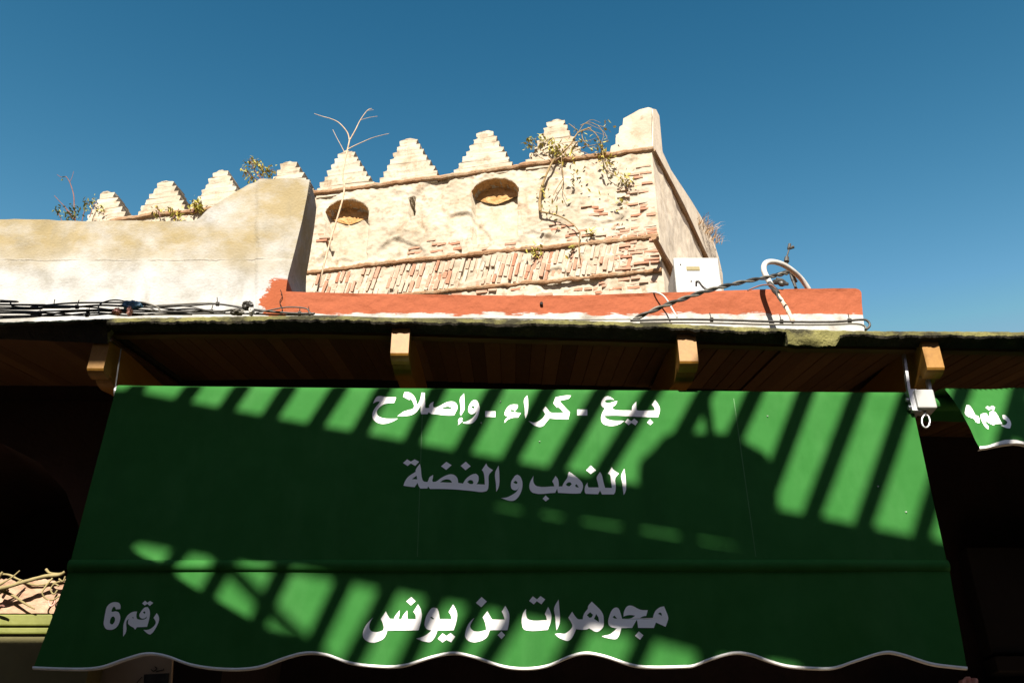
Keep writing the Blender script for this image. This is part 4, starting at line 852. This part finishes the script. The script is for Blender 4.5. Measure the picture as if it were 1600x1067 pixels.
# ------------------------------------------------------------------ across the street: building and timber shade canopy that throws the barred shadow
o = MB(); o.box((-18,-7,0), (18,-3.2,4.4)); ob = o.build("opposite_building", M_opp); tag(ob, "plain low building across the street behind the viewer", "building")
H0 = 6.2
can = thing("shade_canopy", "timber slatted shade canopy over the street behind the viewer", "canopy")
def slab(poly, z0, z1, name, mt=M_reed):
    m = MB(); m.prism([(x, y, z0) for x, y in poly], [(x, y, z1) for x, y in poly]); return m.build(name, mt, can)
def l1(x): return -.334-(x+1.813)*.2985
def slt(x): return -.98-(x+.707)*.258
def l2(x): return -1.266-(x+1.8)*.268
YB = -2.35
slab([(-2.16,l1(-1.85)), (-1.85,l1(-1.85)), (3.6,l1(3.6)), (3.6,slt(3.6)), (.72,slt(.72)), (.3,slt(.3)+.011), (-.35,slt(-.35)+.009), (-.60,slt(-.60)), (-2.16,slt(-2.16))], H0, H0+.006, "board")
slab([(-2.16,slt(-2.16)-.002), (-.60,slt(-.60)-.002), (-.35,slt(-.35)-.006), (.3,slt(.3)-.007), (.72,slt(.72)-.002), (3.6,slt(3.6)-.002), (3.6,l2(3.6)), (-1.72,l2(-1.72)), (-1.86,-1.36), (-2.16,-1.36)], H0, H0+.006, "board")
slab([(-2.2,-1.25), (-3.4,-1.25), (-5,YB), (-.5,YB), (-.5,-2.3), (-.99,-2.06), (-1.80,-1.52)], H0+.034, H0+.05, "board")
slab([(-.49,-2.2), (-.49,YB), (6,YB), (6,-1.95), (3.6,-2.0)], H0+.034, H0+.05, "board")
slab([(3.61,-.25), (16,-.25), (16,YB), (6.01,YB), (6.01,-2.2), (3.61,-2.3)], H0, H0+.03, "board")  # unseen side boards, added to shut out skylight
slab([(-16,.3), (-3.41,.3), (-3.41,-1.03), (-5.01,YB), (-16,YB)], H0, H0+.03, "board")  # same on the left: added out of view against skylight
slab([(-3.40,-.40), (-1.915,-.36), (-1.905,-.155), (-1.80,-.15), (-1.76,.05), (-3.40,.05)], H0+.06, H0+.09, "board")
for a, c in (((-1.50,-1.22), (-.93,-1.985)), ((.525,-.33), (.495,-.74))):
    d = (Vector(c)-Vector(a)).normalized(); w = Vector((-d.y, d.x))*.020
    slab([tuple(Vector(a)+w), tuple(Vector(c)+w), tuple(Vector(c)-w), tuple(Vector(a)-w)], H0-.036, H0-.006, "brace")
X0 = [(-1.71,.42),(-1.483,.422),(-1.286,.399),(-1.100,.37),(-.887,.382),(-.71,.345),(-.490,.33),(-.241,.38),(-.021,.401),(.217,.449),(.440,.50),(.651,.469),(.845,.434),(1.049,.41),(1.272,.435),(1.483,.437),(1.711,.434),(1.94,.43),(2.17,.43),(2.39,.43),(2.61,.43),(2.83,.43),(3.05,.43),(3.27,.43)]
for x0, s_ in X0:
    hw = .035; ya = -.215; slab([(x0+s_*ya-hw,ya), (x0+s_*ya+hw,ya), (x0+s_*YB+hw,YB), (x0+s_*YB-hw,YB)], H0-.072, H0-.038, "batten")
slab([(1.69,-.64),(2.1,-.66),(2.1,-1.05),(1.62,-1.05),(1.63,-.80)], H0+.034, H0+.05, "board")
shd = thing("shadow_sheet", "flat canvas caster on poles, added unseen overhead to shade the lower left awning", "shadow caster")
m = MB(); sp = [(-5,1.40),(-1.93,1.40),(-1.851,1.376),(-1.627,1.192),(-1.339,.951),(-1.102,.778),(-.817,.575),(-.45,.30),(-.45,-3.2),(-5,-3.2)]
m.prism([(x, y, 4.4) for x, y in sp], [(x, y, 4.412) for x, y in sp]); m.build("sheet", M_reed, shd)  # sheet and poles added out of view to cast a diagonal shadow edge
for xx, yy in ((-4.9,1.3),(-2.62,1.36)):
    m = MB(); m.cyl((xx,yy,0), (xx,yy,4.4), .025, 10); m.build("pole", M_reed, shd)
m = MB(); pl = [(.17,-.98),(.19,-.87),(.259,-.785),(.30,-.72),(.345,-.690),(.41,-.702),(.48,-.694),(.594,-.70),(.645,-.763),(.705,-.823),(.722,-.93),(.70,-1.15),(.2,-1.12)]
m.prism([(x, y, H0+.055) for x, y in pl], [(x*.96+.015, y*.97-.035, H0+.08) for x, y in pl]); tag(m.build("blob_caster", M_reed, None, bevel=.01), "dark unseen lump added on the shade canopy to cast a domed shadow", "tarpaulin")  # added lump out of view, outline shaped for a domed shadow
for xx in (-6.5, -4.2, 4.6, 5.8):
    m = MB(); m.box((xx-.04,-3.3,H0+.10), (xx+.04,-.2,H0+.18)); m.build("beam", M_reed, can)
for xx in (-6.5, 5.8):
    m = MB(); m.box((xx-.06,-3.42,3.85), (xx+.06,-3.30,H0+.18)); m.build("post", M_reed, can)
